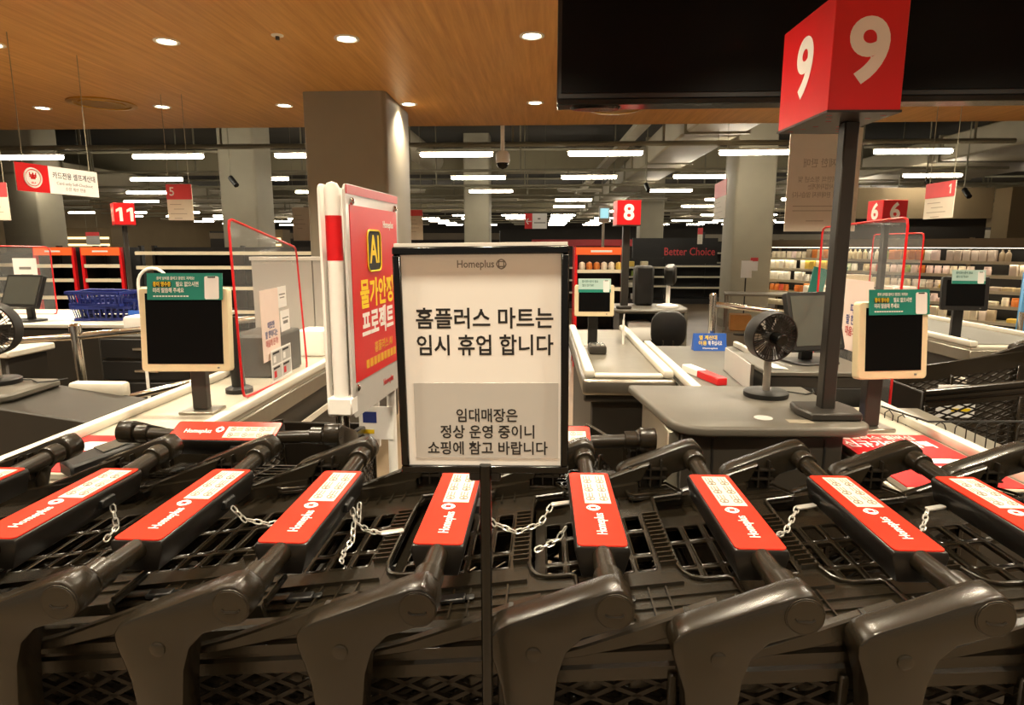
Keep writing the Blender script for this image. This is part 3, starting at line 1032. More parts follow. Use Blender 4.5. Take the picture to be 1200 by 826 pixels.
def counter(name, label, x0, x1, y0, y1, z, side='charcoal', top='counter_top', belt=None, rails=(1, 1), strip=True):
    root = thing(name, label, 'counter', (x0, y0, 0))
    w, L = x1 - x0, y1 - y0
    MB().box(0.02, w - 0.02, 0.02, L, 0.10, z - 0.10).build('body', side, root, bevel=0.006)
    MB().box(0.06, w - 0.06, 0.06, L - 0.04, 0, 0.10).build('plinth', 'black', root)
    MB().box(0, w, 0, L, z - 0.10, z - 0.02).build('side_band', 'counter_steel', root, bevel=0.006)
    MB().box(0.01, w - 0.01, 0.01, L - 0.01, z - 0.02, z).build('worktop', top, root, bevel=0.003)
    if belt:
        b = MB().box(0.06, w - 0.06, belt[0], belt[1], z, z + 0.006).build('conveyor_belt', 'belt', root, bevel=0.002)
    for k, sd in enumerate((0, 1)):
        if rails[k]:
            xa = 0.0 if sd == 0 else w - 0.045
            MB().box(xa, xa + 0.045, 0.0, L, z, z + 0.035).build('edge_rail', 'counter_white', root, bevel=0.008, seg=2)
    if strip:
        for sd in (-0.006, w - 0.004):
            MB().box(sd, sd + 0.01, 0.0, L, z - 0.235, z - 0.20).build('side_strip', 'counter_white', root, bevel=0.003)
    return root


def lane_cube(label, base, zc, w, d, h, number, rz=0.0, pole_r=0.02, sizes=0.8, foot=0.07, off=(0, 0)):
    root = thing('lane_sign', label, 'sign', base, rz)
    zz = zc - base[2]
    MB().box(-pole_r, pole_r, -pole_r, pole_r, 0.02, zz).build('sign_post', 'dark_metal', root, bevel=0.004)
    MB().prism([(-foot, -foot), (foot, -foot), (foot + 0.015, 0), (foot, foot), (-foot, foot), (-foot - 0.015, 0)], 'z', 0, 0.028).build('post_foot', 'dark_metal', root, bevel=0.006)
    ol = (off[0], off[1], 0)
    c = MB().box(-w / 2, w / 2, -d / 2, d / 2, zz + 0.006, zz + h).build('sign_cube', 'red', root, bevel=0.002, loc=ol)
    pl = MB().box(-w / 2 - 0.003, w / 2 + 0.003, -d / 2 - 0.003, d / 2 + 0.003, zz, zz + 0.007).build('base_plate', 'dark_metal', root, loc=ol)
    sl = MB()
    for i in range(3):
        for j in (-1, 1):
            for k in (-1, 1):
                sl.box(j * w * (0.18 + 0.1 * i) - 0.008, j * w * (0.18 + 0.1 * i) + 0.008, k * d * (0.12 + 0.13 * i) - 0.002, k * d * (0.12 + 0.13 * i) + 0.002, zz - 0.001, zz + 0.001)
    sl.build('vent_slot', 'red_dark', pl)
    if number == '11':
        for dx in (-0.5, 0.5):
            digit_one('white', c, h * 0.85, (dx * h * 0.42, -d / 2 - 0.0006, zz + h * 0.5), (PI / 2, 0, 0))
            digit_one('white', c, h * 0.85, (-w / 2 - 0.0006, -dx * h * 0.42, zz + h * 0.5), (PI / 2, 0, -PI / 2))
        return root
    bo = 0.03
    text(number, h * sizes, 'white', c, (0, -d / 2 - 0.0006, zz + h * 0.5), bold=bo)
    if number == '8':
        return root
    text(number, h * sizes, 'white', c, (-w / 2 - 0.0006, 0, zz + h * 0.5), (PI / 2, 0, -PI / 2), bold=bo)
    return root


def hang_sign(label, corners, split, top_m='red_pink', body='banner_paper', number=None, numalign=None, wires=True, lines=4, vert=False):
    """flat hanging board; corners tl, tr, br, bl in the world; split = share of the coloured part"""
    tl, tr, br, bl = [Vector(c) for c in corners]
    root = thing('hanging_sign', label, 'sign', tl)
    ex = tr - tl
    ex.z = 0
    w, h = ex.length, (tl - bl).length
    ex.normalize()
    ey = Vector((0, 0, 1))
    ez = ex.cross(ey)
    mw = Matrix((ex, ey, ez)).transposed().to_4x4()
    root.matrix_world = Matrix.Translation(tl) @ mw
    MB().box(0, w, -h, 0, -0.006, 0).build('board', body, root)
    if vert:
        MB().box(0, w * split, -h, 0, 0, 0.002).build('coloured_field', top_m, root)
    else:
        MB().box(0, w, -h * split, 0, 0, 0.002).build('coloured_field', top_m, root)
    if number == '1':
        digit_one('white', root, h * split * 0.85, (w * 0.84, -h * split * 0.5, 0.0025), (0, 0, 0))
    elif number:
        text(number, h * split * 0.8, 'white', root, (w * (0.22 if numalign == 'l' else 0.82), -h * split * 0.5, 0.0025), (0, 0, 0), bold=0.01)
    for k in range(lines):
        MB().box(w * (0.1 + 0.15 * (k % 2)), w * (0.55 + 0.1 * (k % 3)), -h * (split + 0.13 + 0.13 * k) - 0.006, -h * (split + 0.13 + 0.13 * k), 0, 0.001).build('print_line', 'ink_faint', root)
    if wires:
        zt = (SOF_Z if tl.y < SOF_Y else UP_Z)
        for u in (0.1, 0.9):
            top = zt - (tl.z + ex.z * w * u)
            uv = mw.to_3x3().transposed() @ Vector((0, 0, top))
            MB().cyl((w * u, 0, -0.003), Vector((w * u, 0, -0.003)) + uv, 0.003, 5).build('wire', 'pipe', root)
    return root


# ------------------------------------------------------------------ lane nine: podium, counter, screen, fan, number cube
POD_Z = 0.95
t = thing('podium', 'grey topped podium with rounded corners under the nine cube', 'podium', (0.36, 1.97, 0))
top = [(0.0, 0.62), (0.0, 0.0 + 0.12), (0.012, 0.06), (0.05, 0.015), (0.11, 0.0), (0.57, 0.012), (0.625, 0.03), (0.65, 0.075), (0.65, 0.62)]
top = [(0.06 - 0.06 * (1 - y / 0.62) * 0 + x, y) for x, y in top]
top[0] = (-0.0, 0.62)
MB().prism(top, 'z', POD_Z - 0.035, POD_Z).build('podium_top', 'charcoal_top', t, bevel=0.012, seg=3)
MB().box(0.10, 0.62, 0.05, 0.58, 0.08, POD_Z - 0.035).build('podium_body', 'charcoal', t, bevel=0.004)
MB().box(0.06, 0.10, 0.07, 0.60, 0.08, POD_Z - 0.035).build('side_panel', 'counter_steel', t, bevel=0.004)
MB().box(0.56, 0.566, 0.046, 0.052, 0.1, POD_Z - 0.05).box(0.2, 0.206, 0.046, 0.052, 0.1, POD_Z - 0.05).build('panel_seam', 'black', t)
MB().box(0.12, 0.6, 0.08, 0.56, 0, 0.08).build('plinth', 'black', t)
MB().lathe([(0.03, 0.0), (0.03, 0.0015), (0.026, 0.002), (0.0, 0.002)], 24).build('cable_grommet', 'paper_grey', t, loc=(0.385, 0.12, POD_Z))
MB().box(0.45, 0.53, 0.06, 0.10, POD_Z, POD_Z + 0.0012).build('label_plate', 'col_dark', t)
lane_cube('large red cube numbered nine on a tall dark post', (0.968, 2.14, POD_Z), 1.905, 0.212, 0.36, 0.325, '9', rz=R(2), pole_r=0.023, sizes=0.74, foot=0.085, off=(-0.035, 0.03))
desk_fan('black desk fan with silver stem on the grey podium', (0.862, 2.41, POD_Z), rz=R(14), tilt=6)

COUNTER_Z = 0.85
c9 = counter('checkout_counter', 'pale checkout counter with red mat beside the grey podium', 1.02, 1.42, 1.72, 2.66, COUNTER_Z, rails=(0, 1))
mt = thing('counter_mat', 'red printed promotional mat on the counter at right', 'mat', (1.03, 1.74, COUNTER_Z))
MB().box(0, 0.335, 0, 0.50, 0, 0.003).build('mat_sheet', 'red', mt)
text('홈플러스 멤버십', 0.05, 'white', mt, (0.15, 0.46, 0.0034), (0, 0, 0), bold=0.01, width=0.25)
text('신규가입 혜택', 0.075, 'white', mt, (0.155, 0.385, 0.0034), (0, 0, 0), bold=0.02, width=0.29)
MB().prism(rrect(0.08, 0.06, 0.01), 'z', 0.003, 0.0036).build('white_box', 'paper', mt, loc=(0.06, 0.27, 0))
MB().box(0.04, 0.06, 0.26, 0.29, 0.0036, 0.004).build('gold_spot', 'gold', mt)
MB().box(0.12, 0.30, 0.20, 0.24, 0.003, 0.0036).box(0.12, 0.27, 0.13, 0.17, 0.003, 0.0036).build('print_line', 'paper', mt)
customer_screen('cream framed dark screen with green card, right of nine post', (1.215, 2.33, COUNTER_Z), 1.056, 0.262, 0.272, R(9), -6, card=(0.225, 0.088, 0.012))
# register desk behind the nine post
t = thing('register_desk', 'black register desk behind the nine post', 'desk', (0.97, 2.70, 0))
MB().box(0.0, 0.46, 0.0, 0.5, 0.06, 0.97).build('desk_body', 'charcoal', t, bevel=0.006)
MB().box(-0.01, 0.47, -0.01, 0.5, 0.97, 0.99).build('desk_top', 'charcoal_top', t, bevel=0.004)
MB().box(0.05, 0.40, -0.006, 0.0, 0.75, 0.92).build('drawer_front', 'black', t, bevel=0.003)
MB().box(0.02, 0.44, 0.02, 0.48, 0, 0.06).build('plinth', 'black', t)
monitor('large black register monitor between fan and nine post', (1.235, 2.93, 0.985), R(16), 0.27, 0.27, -18, z0=0.06)
tag(MB().box(-0.05, 0.05, -0.03, 0.03, 0, 0.05).build('cloth_bundle', 'blue', loc=(1.08, 2.42, COUNTER_Z), bevel=0.015, seg=3), 'folded blue cloth beside the nine post foot', 'cloth')
t = thing('receipt_slips', 'white paper slips in front of the large register monitor', 'paper', (1.03, 2.76, 0.99))
MB().obox((0, 0, 0.012), (0.08, 0.05, 0.001), (R(15), R(8), R(20))).obox((0.03, 0.02, 0.02), (0.07, 0.05, 0.001), (R(-12), R(10), R(-30))).build('slip', 'paper', t)

# scanner well belt of lane nine: grey belt with white rails, clear divider, small box
cb = thing('belt_counter', 'dark conveyor belt with white rails behind the podium', 'counter', (0.66, 2.66, 0))
for nm, m, z0, z1, o in (('plinth', 'black', 0, 0.1, 0.05), ('body', 'charcoal', 0.1, 0.78, 0.02), ('side_band', 'counter_steel', 0.78, 0.86, 0.0), ('conveyor_belt', 'belt', 0.86, 0.88, 0.005)):
    MB().prism([(o, o), (0.29 - o, o), (0.29 - o, 0.62 + o), (0.60 - o, 0.62 + o), (0.60 - o, 1.42), (o, 1.42)], 'z', z0, z1).build(nm, m, cb)
MB().box(0, 0.045, 0, 1.42, 0.88, 0.915).build('edge_rail', 'counter_white', cb, bevel=0.008, seg=2)
MB().box(0.57, 0.60, 0.63, 1.42, 0.88, 0.915).build('edge_rail', 'counter_white', cb, bevel=0.006)
MB().box(-0.006, 0.0, 0.0, 1.42, 0.66, 0.70).build('side_strip', 'counter_white', cb)
t = thing('tent_card', 'blue folded card with yellow print on the dark belt', 'card', (1.04, 3.93, 0.88))
MB().prism([(-0.035, 0), (0.035, 0), (0.004, 0.105), (-0.004, 0.105)], 'x', -0.10, 0.10).build('card_body', 'blue', t)
for body, z, m, wd, x in (('옆 계산대', 0.078, 'yellow', 0.11, -0.012), ('이용', 0.045, 'yellow', 0.05, -0.045), ('해 주십시오', 0.045, 'white', 0.085, 0.03), ('Homeplus', 0.016, 'white', 0.09, 0)):
    text(body, 0.03 if z > 0.02 else 0.014, m, t, (x, -0.0365 + 0.031 * z / 0.105, z), (R(90 - 16.5), 0, 0), bold=0.02, width=wd)
t = thing('belt_divider', 'white and red divider bar lying beside the belt rail', 'divider', (0.80, 3.06, 0.88), R(14))
MB().box(-0.025, 0.025, -0.16, 0.04, 0, 0.035).build('red_half', 'red', t, bevel=0.003)
MB().box(-0.0255, 0.0255, 0.04, 0.2, 0, 0.0355).build('white_half', 'white', t, bevel=0.003)
t = thing('glass_guard', 'low clear guard plate standing on the belt counter', 'guard', (0.925, 2.78, 0.88), R(-3))
MB().box(0, 0.006, 0, 0.50, 0, 0.12).build('guard_pane', 'acrylic_board', t)
MB().box(-0.004, 0.010, -0.006, 0.0, 0, 0.125).build('guard_edge', 'steel', t)
# chrome rail stand behind the fan
t = thing('chrome_rail', 'chrome guard rail behind the desk fan', 'rail', (1.07, 4.0, 0))
MB().tube([(0, 0, 0), (0, 0, 1.20)], 0.022, 12).build('rail_post', 'chrome', t)
MB().tube([(0, 0, 1.16), (0.62, 0, 1.09)], 0.018, 12).build('rail_bar', 'chrome', t)
MB().tube([(0.62, 0, 0), (0.62, 0, 1.14)], 0.022, 12).build('rail_post', 'chrome', t)
MB().lathe([(0.026, 0), (0.026, 0.03), (0.012, 0.04)], 12).build('post_cap', 'chrome', t, loc=(0, 0, 1.19))
MB().lathe([(0.026, 0), (0.026, 0.03), (0.012, 0.04)], 12).build('post_cap', 'chrome', t, loc=(0.62, 0, 1.13))

# right hand: lower belt, wire rack, second counter
t = thing('packing_shelf', 'long grey packing shelf right of the white counter rail', 'shelf', (1.44, 1.9, 0))
MB().box(0, 0.30, 0, 1.02, 0.74, 0.78).build('shelf_board', 'counter_steel', t, bevel=0.005)
MB().box(0.02, 0.28, 0.02, 1.0, 0.06, 0.74).build('shelf_base', 'charcoal', t)
MB().box(0.28, 0.92, 0.33, 0.48, 0.0, 0.775).build('rack_base', 'charcoal', t, bevel=0.006)
t = thing('wire_rack', 'black arched wire rack at the right edge', 'rack', (1.40, 2.28, 0.782))
w = MB().tube([(-0.05, 0.22, 0.11), (0.0, 0.0, 0.11), (0.9, 0.03, 0.115)], 0.004, 6)
w.build('top_wire', 'black', t)
MB().tube([(-0.05, 0.22, 0.0), (0.0, 0.0, 0.0), (0.9, 0.03, 0.0)], 0.004, 6).build('bottom_wire', 'black', t)
for k in range(12):
    x = 0.025 + 0.075 * k
    MB().tube([(x, 0.001 + x * 0.033, 0), (x, 0.001 + x * 0.033, 0.085), (x + 0.006, 0.001 + x * 0.033, 0.10), (x + 0.02, 0.001 + x * 0.033, 0.108), (x + 0.034, 0.001 + x * 0.033, 0.10), (x + 0.04, 0.001 + x * 0.033, 0.085), (x + 0.04, 0.001 + x * 0.033, 0)], 0.0022, 5).build('wire_arch', 'black', t)
for k in range(3):
    y = 0.03 + 0.065 * k
    MB().tube([(-y * 0.23, y, 0), (-y * 0.23, y, 0.09), (-(y + 0.02) * 0.23, y + 0.02, 0.106), (-(y + 0.04) * 0.23, y + 0.04, 0.09), (-(y + 0.04) * 0.23, y + 0.04, 0)], 0.0022, 5).build('wire_arch', 'black', t)
cr = counter('checkout_counter', 'second pale checkout counter at the far right', 2.66, 3.35, 4.0, 6.6, 0.9, rails=(1, 1), belt=(0.1, 2.2))
customer_screen('black screen with pale card on the far right counter', (2.78, 4.35, 0.9), 1.10, 0.27, 0.22, R(-12), -6, card=(0.19, 0.09, 0.01), pale=True, bezel='black', post='black')
acrylic('clear red edged screen behind the nine post, its edge nearest', [(1.50, 2.72, 0.785), (1.50, 3.52, 0.785), (1.50, 3.52, 1.615), (1.50, 2.72, 1.635)])
acrylic('clear red edged screen right of the lane six cube', [(2.74, 4.75, 0.905), (2.74, 5.45, 0.905), (2.74, 5.45, 1.61), (2.74, 4.75, 1.61)])
t = thing('pink_poster', 'pale pink poster between the nine post and dark screen', 'poster', (1.49, 3.02, 1.02))
MB().box(-0.003, 0.0, -0.10, 0.16, 0, 0.34).build('poster_sheet', 'pink_paper', t)
for body, z, m, wd in (('따뜻한', 0.20, 'navy', 0.12), ('말 한마디는', 0.145, 'navy', 0.19), ('마음의 온기!', 0.09, 'red_dark', 0.19)):
    text(body, 0.05, m, t, (-0.0035, 0.03, z), (PI / 2, 0, -PI / 2), bold=0.02, width=wd)

# ------------------------------------------------------------------ lane eight in the middle
c8 = thing('checkout_counter', 'checkout counter with steel front and red badge, middle of picture', 'counter', (0.21, 3.02, 0))
w = 0.43
MB().box(0.04, w - 0.04, 0.08, 1.8, 0.08, 0.78).build('body', 'charcoal', c8, bevel=0.008)
MB().box(-0.01, w + 0.01, -0.02, 1.8, 0.80, 0.885).build('front_band', 'steel', c8, bevel=0.02, seg=3)
MB().box(0.0, w, 0.02, 1.8, 0.76, 0.80).build('lower_band', 'charcoal', c8, bevel=0.008)
MB().box(0.05, w - 0.05, 0.04, 1.75, 0.885, 0.893).build('steel_bed', 'counter_steel', c8)
for xa in (0.0, w - 0.05):
    MB().box(xa, xa + 0.05, 0.0, 1.8, 0.885, 0.925).build('edge_rail', 'counter_white', c8, bevel=0.012, seg=2)
MB().box(0.05, w - 0.05, 0.0, 0.045, 0.885, 0.905).build('end_rail', 'counter_white', c8, bevel=0.006)
bd = MB().box(0.265, 0.40, -0.027, -0.02, 0.815, 0.85).build('badge', 'red', c8)
text('Homeplus', 0.026, 'white', bd, (0.333, -0.0275, 0.8325), bold=0.02, width=0.10)
customer_screen('cream framed dark screen with pale card, middle lane', (0.325, 4.02, 0.885), 1.085, 0.245, 0.195, R(0), -5, card=(0.20, 0.085, 0.0), pale=True, post='black')
t = thing('card_terminal', 'small grey card terminal on the middle counter', 'card terminal', (0.33, 3.72, 0.893))
MB().box(-0.05, 0.05, -0.07, 0.07, 0, 0.05).build('terminal_body', 'charcoal', t, bevel=0.01, seg=2)
MB().box(-0.038, 0.038, -0.0, 0.06, 0.05, 0.053).build('terminal_screen', 'screen_grey', t)
for i in range(3):
    for j in range(3):
        MB().box(-0.035 + 0.026 * i, -0.017 + 0.026 * i, -0.06 + 0.019 * j, -0.046 + 0.019 * j, 0.05, 0.055).build('key', 'silver', t)
t = thing('glass_guard', 'small clear guard plate beside the middle lane screen', 'guard', (0.52, 4.05, 0.893), R(-8))
MB().box(0, 0.008, 0, 0.35, 0, 0.16).build('guard_pane', 'acrylic_board', t)
MB().box(-0.003, 0.011, -0.005, 0.0, 0, 0.16).build('guard_edge', 'white_gloss', t)
t = thing('register_desk', 'dark register desk with rounded top under the eight cube', 'desk', (0.60, 5.1, 0))
MB().prism([(0.0, 0.05), (0.06, 0.0), (0.44, 0.0), (0.56, 0.08), (0.61, 0.2), (0.62, 0.6), (0.0, 0.6)], 'z', 0.98, 1.01).build('desk_top', 'charcoal_top', t, bevel=0.008)
MB().box(0.03, 0.58, 0.45, 0.58, 0.05, 0.98).build('desk_back', 'black', t)
MB().box(0.565, 0.595, 0.12, 0.58, 0.05, 0.98).build('side_panel', 'counter_steel', t)
MB().box(0.08, 0.565, 0.15, 0.45, 0.60, 0.74).build('drawer_unit', 'black', t, bevel=0.01)
MB().box(0.03, 0.08, 0.05, 0.58, 0.05, 0.98).build('side_panel', 'charcoal', t)
tag(MB().box(0, 0.2, 0, 0.25, 0, 0.16).build('receipt_printer', 'white', loc=(0.70, 5.14, 0.745), bevel=0.02, seg=2), 'white receipt printer below the desk top, middle lane', 'printer')
lane_cube('red cube numbered eight on a dark post', (0.672, 5.2, 1.01), 1.675, 0.185, 0.2, 0.195, '8', rz=R(3), pole_r=0.028, sizes=0.85, foot=0.05)
t = thing('bar_scanner', 'black register unit with hand scanner on the middle desk', 'scanner', (0.86, 5.48, 1.01))
MB().box(-0.06, 0.10, 0.0, 0.18, 0.0, 0.34).build('unit_body', 'black', t, bevel=0.02)
MB().lathe([(0.09, 0.0), (0.09, 0.015), (0.03, 0.03), (0.0, 0.03)], 20).build('scanner_foot', 'white', t, loc=(0.2, -0.1, 0))
MB().cyl((0.2, -0.1, 0.02), (0.2, -0.1, 0.2), 0.018, 10).build('scanner_stem', 'white', t)
MB().obox((0.21, -0.12, 0.27), (0.09, 0.12, 0.16), (R(20), 0, R(-20))).build('scanner_head', 'black', t, bevel=0.02)
t = thing('office_chair', 'black round backed chair in front of the middle desk', 'chair', (0.97, 4.86, 0), R(170))
MB().prism(rrect(0.26, 0.28, 0.10, 6), 'y', -0.035, 0.035).build('backrest', 'black', t, bevel=0.02, seg=2, loc=(0, 0.10, 0.90))
MB().bar((0.05, 0.14, 0.42), (0.04, 0.13, 0.82), 0.02, 0.012).bar((-0.05, 0.14, 0.42), (-0.04, 0.13, 0.82), 0.02, 0.012).build('back_bracket', 'chrome', t)
MB().prism(rrect(0.4, 0.4, 0.12, 6), 'z', 0.40, 0.46).build('seat', 'black', t, bevel=0.02, loc=(0, -0.08, 0))
MB().cyl((0, -0.08, 0.08), (0, -0.08, 0.40), 0.025, 12).build('gas_column', 'chrome', t)
for k in range(5):
    a = 2 * PI * k / 5
    MB().bar((0, -0.08, 0.09), (0.24 * math.cos(a), -0.08 + 0.24 * math.sin(a), 0.06), 0.03, 0.03).build('leg', 'black', t)
    MB().cyl((0.24 * math.cos(a) - 0.01, -0.08 + 0.24 * math.sin(a), 0.025), (0.24 * math.cos(a) + 0.01, -0.08 + 0.24 * math.sin(a), 0.025), 0.025, 10).build('caster', 'black', t)

# ------------------------------------------------------------------ lane ten at the left
c10 = counter('checkout_counter', 'long pale checkout counter with white rails at left', -1.66, -1.20, 1.72, 5.2, COUNTER_Z, rails=(1, 1))
mt = thing('counter_mat', 'red printed promotional mat on the left counter', 'mat', (-1.61, 1.74, COUNTER_Z))
MB().box(0, 0.36, 0, 0.36, 0, 0.003).build('mat_sheet', 'red', mt)
MB().prism(rrect(0.11, 0.09, 0.02), 'z', 0.003, 0.0036).build('white_box', 'paper', mt, loc=(0.10, 0.24, 0))
text('신규가입', 0.06, 'white', mt, (0.26, 0.28, 0.0034), (0, 0, 0), bold=0.02, width=0.17)
text('혜택', 0.06, 'white', mt, (0.26, 0.20, 0.0034), (0, 0, 0), bold=0.02, width=0.10)
customer_screen('cream framed dark screen with green card, left counter', (-1.385, 2.45, COUNTER_Z), 1.035, 0.345, 0.325, R(3), -5, card=(0.288, 0.102, 0.012))
t = thing('arm_post', 'short dark post behind the left cream framed screen', 'post', (-1.40, 2.80, COUNTER_Z))
MB().lathe([(0.06, 0), (0.06, 0.02), (0.04, 0.03)], 20).build('post_foot', 'black', t)
MB().cyl((0, 0, 0.02), (-0.02, 0, 0.35), 0.03, 14).build('post_tube', 'black', t)
t = thing('card_terminal', 'black card terminal on the red mat at far left', 'card terminal', (-1.33, 1.78, COUNTER_Z), R(-35))
MB().prism([(-0.10, 0.0), (0.10, 0.0), (0.10, 0.075), (-0.10, 0.045)], 'x', -0.05, 0.05).build('terminal_body', 'black', t, bevel=0.008)
MB().obox((0, 0.03, 0.0675), (0.075, 0.08, 0.003), (R(8.5), 0, 0)).build('terminal_screen', 'screen_grey', t)
a10 = acrylic('clear red edged screen standing on the left counter', [(-1.235, 2.50, 0.895), (-1.265, 3.30, 0.86), (-1.33, 3.40, 1.51), (-1.255, 2.52, 1.628)])
t = thing('pink_poster', 'pale pink poster taped to the left clear screen', 'poster', (-1.235, 2.70, 1.05), R(4.5))
MB().box(0.004, 0.006, 0.0, 0.235, -0.045, 0.275).build('poster_sheet', 'pink_paper', t)
for body, z, m, wd in (('따뜻한', 0.11, 'navy', 0.09), ('말 한마디는', 0.07, 'navy', 0.16), ('마음의 온기!', 0.03, 'red_dark', 0.16)):
    text(body, 0.035, m, t, (0.0065, 0.118, z), (PI / 2, 0, PI / 2), bold=0.02, width=wd)
t = thing('paper_notice', 'small cream notice right of the pink poster, upper one', 'notice', (-1.262, 2.95, 1.225), R(5))
MB().box(0.004, 0.006, 0, 0.13, 0, 0.10).build('notice_sheet', 'paper', t)
MB().box(0.006, 0.0065, 0.02, 0.11, 0.06, 0.066).box(0.006, 0.0065, 0.03, 0.10, 0.045, 0.05).build('print_line', 'ink_grey', t)
t = thing('paper_notice', 'small cream notice right of the pink poster, lower one', 'notice', (-1.256, 2.96, 1.11), R(5))
MB().box(0.004, 0.006, 0, 0.13, 0, 0.10).build('notice_sheet', 'paper', t)
MB().box(0.006, 0.0065, 0.02, 0.11, 0.06, 0.066).box(0.006, 0.0065, 0.03, 0.10, 0.035, 0.05).build('print_line', 'ink_grey', t)
t = thing('card_notice', 'grey four panel card notice low on the left clear screen', 'notice', (-1.228, 2.76, 0.90), R(3))
MB().box(0.004, 0.006, 0, 0.26, 0, 0.15).build('notice_sheet', 'paper', t)
for i in range(2):
    for j in range(2):
        q = MB().box(0.006, 0.0068, 0.01 + 0.125 * i, 0.125 + 0.125 * i, 0.01 + 0.07 * j, 0.072 + 0.07 * j).build('notice_field', 'paper_grey', t)
        MB().box(0.0068, 0.0072, 0.02 + 0.125 * i, 0.10 + 0.125 * i, 0.058 + 0.07 * j, 0.068 + 0.07 * j).build('title_band', 'ink', q)
        MB().box(0.0068, 0.0072, 0.025 + 0.125 * i, 0.055 + 0.125 * i, 0.02 + 0.07 * j, 0.05 + 0.07 * j).build('icon', 'red' if (i, j) in ((1, 0), (0, 0)) else 'paper', q)

# grey back panels and register gear seen through the left clear screen
t = thing('back_panel', 'light grey panels standing behind the left clear screen', 'panel', (-2.0, 4.3, 0))
MB().box(0, 0.42, 0, 0.03, 0.1, 1.42).build('panel_board', 'acrylic_board', t)
MB().box(0.43, 0.85, 0, 0.03, 0.1, 1.42).build('panel_board', 'acrylic_board', t)
MB().box(-0.01, 0.86, -0.01, 0.04, 1.42, 1.445).build('panel_cap', 'white', t)
tag(MB().box(0, 0.25, 0, 0.35, 0, 0.22).build('register_unit', 'charcoal', loc=(-1.6, 3.1, COUNTER_Z), bevel=0.012), 'dark register unit behind the left clear screen', 'register')
tag(MB().box(0, 0.17, 0, 0.2, 0, 0.16).build('receipt_printer', 'white', loc=(-1.5, 3.75, COUNTER_Z), bevel=0.015, seg=2), 'white receipt printer seen through the left clear screen', 'printer')
t = thing('tent_card', 'blue folded card beside the poster stand', 'card', (-1.33, 4.30, 0.89))
MB().prism([(-0.035, 0), (0.035, 0), (0.004, 0.10), (-0.004, 0.10)], 'x', -0.09, 0.09).build('card_body', 'blue', t)
for body, z, m, wd, x in (('옆 계산대', 0.072, 'yellow', 0.11, -0.008), ('이용', 0.042, 'yellow', 0.05, -0.045), ('해 주십시오', 0.042, 'white', 0.08, 0.03)):
    text(body, 0.028, m, t, (x, -0.0365 + 0.031 * z / 0.1, z), (R(90 - 16.5), 0, 0), bold=0.02, width=wd)

# ------------------------------------------------------------------ far left: lane eleven podium, fan, chrome rails, cabinets
t = thing('podium', 'dark podium with grey top at the left edge', 'podium', (-2.62, 2.2, 0))
MB().prism([(0, 0.0), (0.42, 0.03), (0.52, 0.06), (0.55, 0.12), (0.53, 0.40), (0.0, 0.40)], 'z', 0.915, 0.95).build('podium_top', 'charcoal_top', t, bevel=0.01)
MB().prism([(0, 0.0), (0.90, 0.0), (0.90, 0.86), (0.52, 0.915), (0, 0.915)], 'y', 0.04, 0.42).build('podium_body', 'charcoal', t, bevel=0.006)
MB().box(0.55, 0.80, 0.40, 0.46, 0.86, 0.93).build('bumper', 'counter_white', t, bevel=0.015, seg=2)
desk_fan('black desk fan cut off by the left edge', (-2.275, 2.49, 0.95), rz=R(10), tilt=4, r=0.112)
t = thing('chrome_rail', 'chrome guard rail behind the left podium', 'rail', (-2.31, 3.0, 0))
MB().tube([(0.03, 0, 0), (0, 0, 1.11)], 0.022, 12).build('rail_post', 'chrome', t)
MB().tube([(-1.2, 0, 0.985), (0, 0, 1.075), (0.8, 0.25, 1.14)], 0.018, 12).build('rail_bar', 'chrome', t)
MB().tube([(0.05, 0, 0.72), (0.85, 0.25, 0.90)], 0.018, 12).build('rail_bar', 'chrome', t)
MB().lathe([(0.028, 0), (0.028, 0.03), (0.014, 0.04)], 12).build('post_cap', 'chrome', t, loc=(0, 0, 1.10))
t = thing('drawer_cabinet', 'black drawer cabinet with chrome pulls behind the chrome rail', 'cabinet', (-2.86, 3.9, 0))
MB().box(0, 0.62, 0, 0.5, 0.05, 0.95).build('cabinet_body', 'charcoal', t, bevel=0.008)
for k, (z0, z1) in enumerate(((0.80, 0.93), (0.66, 0.785), (0.52, 0.645))):
    d = MB().box(0.02, 0.60, -0.015, 0.0, z0, z1).build('drawer', 'black', t, bevel=0.006)
    MB().box(0.24, 0.40, -0.03, -0.015, (z0 + z1) / 2 - 0.01, (z0 + z1) / 2 + 0.01).build('handle', 'chrome', d, bevel=0.004)
MB().box(0.02, 0.6, 0.02, 0.45, 0, 0.05).build('plinth', 'black', t)
t = thing('low_cabinet', 'dark cabinet with pale ledge behind the left podium', 'cabinet', (-4.3, 3.35, 0))
MB().box(0, 1.3, 0, 0.3, 0.05, 0.90).build('cabinet_body', 'charcoal', t, bevel=0.01)
MB().box(-0.02, 1.34, -0.03, 0.32, 0.90, 0.94).build('cabinet_top', 'counter_white', t, bevel=0.008)
MB().box(-0.02, 1.30, -0.04, 0.0, 0.76, 0.80).build('pale_ledge', 'counter_white', t, bevel=0.006)
t = thing('checkout_counter', 'far left checkout counter carrying blue baskets', 'counter', (-4.4, 4.4, 0))
MB().box(-0.3, 1.7, 0, 1.0, 0.05, 0.93).build('body', 'charcoal', t, bevel=0.01)
MB().box(-0.32, 1.72, -0.02, 1.02, 0.93, 0.96).build('worktop', 'counter_white', t, bevel=0.006)
monitor('black register monitor at the left edge', (-3.86, 4.55, 0.96), R(-14), 0.36, 0.25, -20, z0=0.10)
MBK = MB
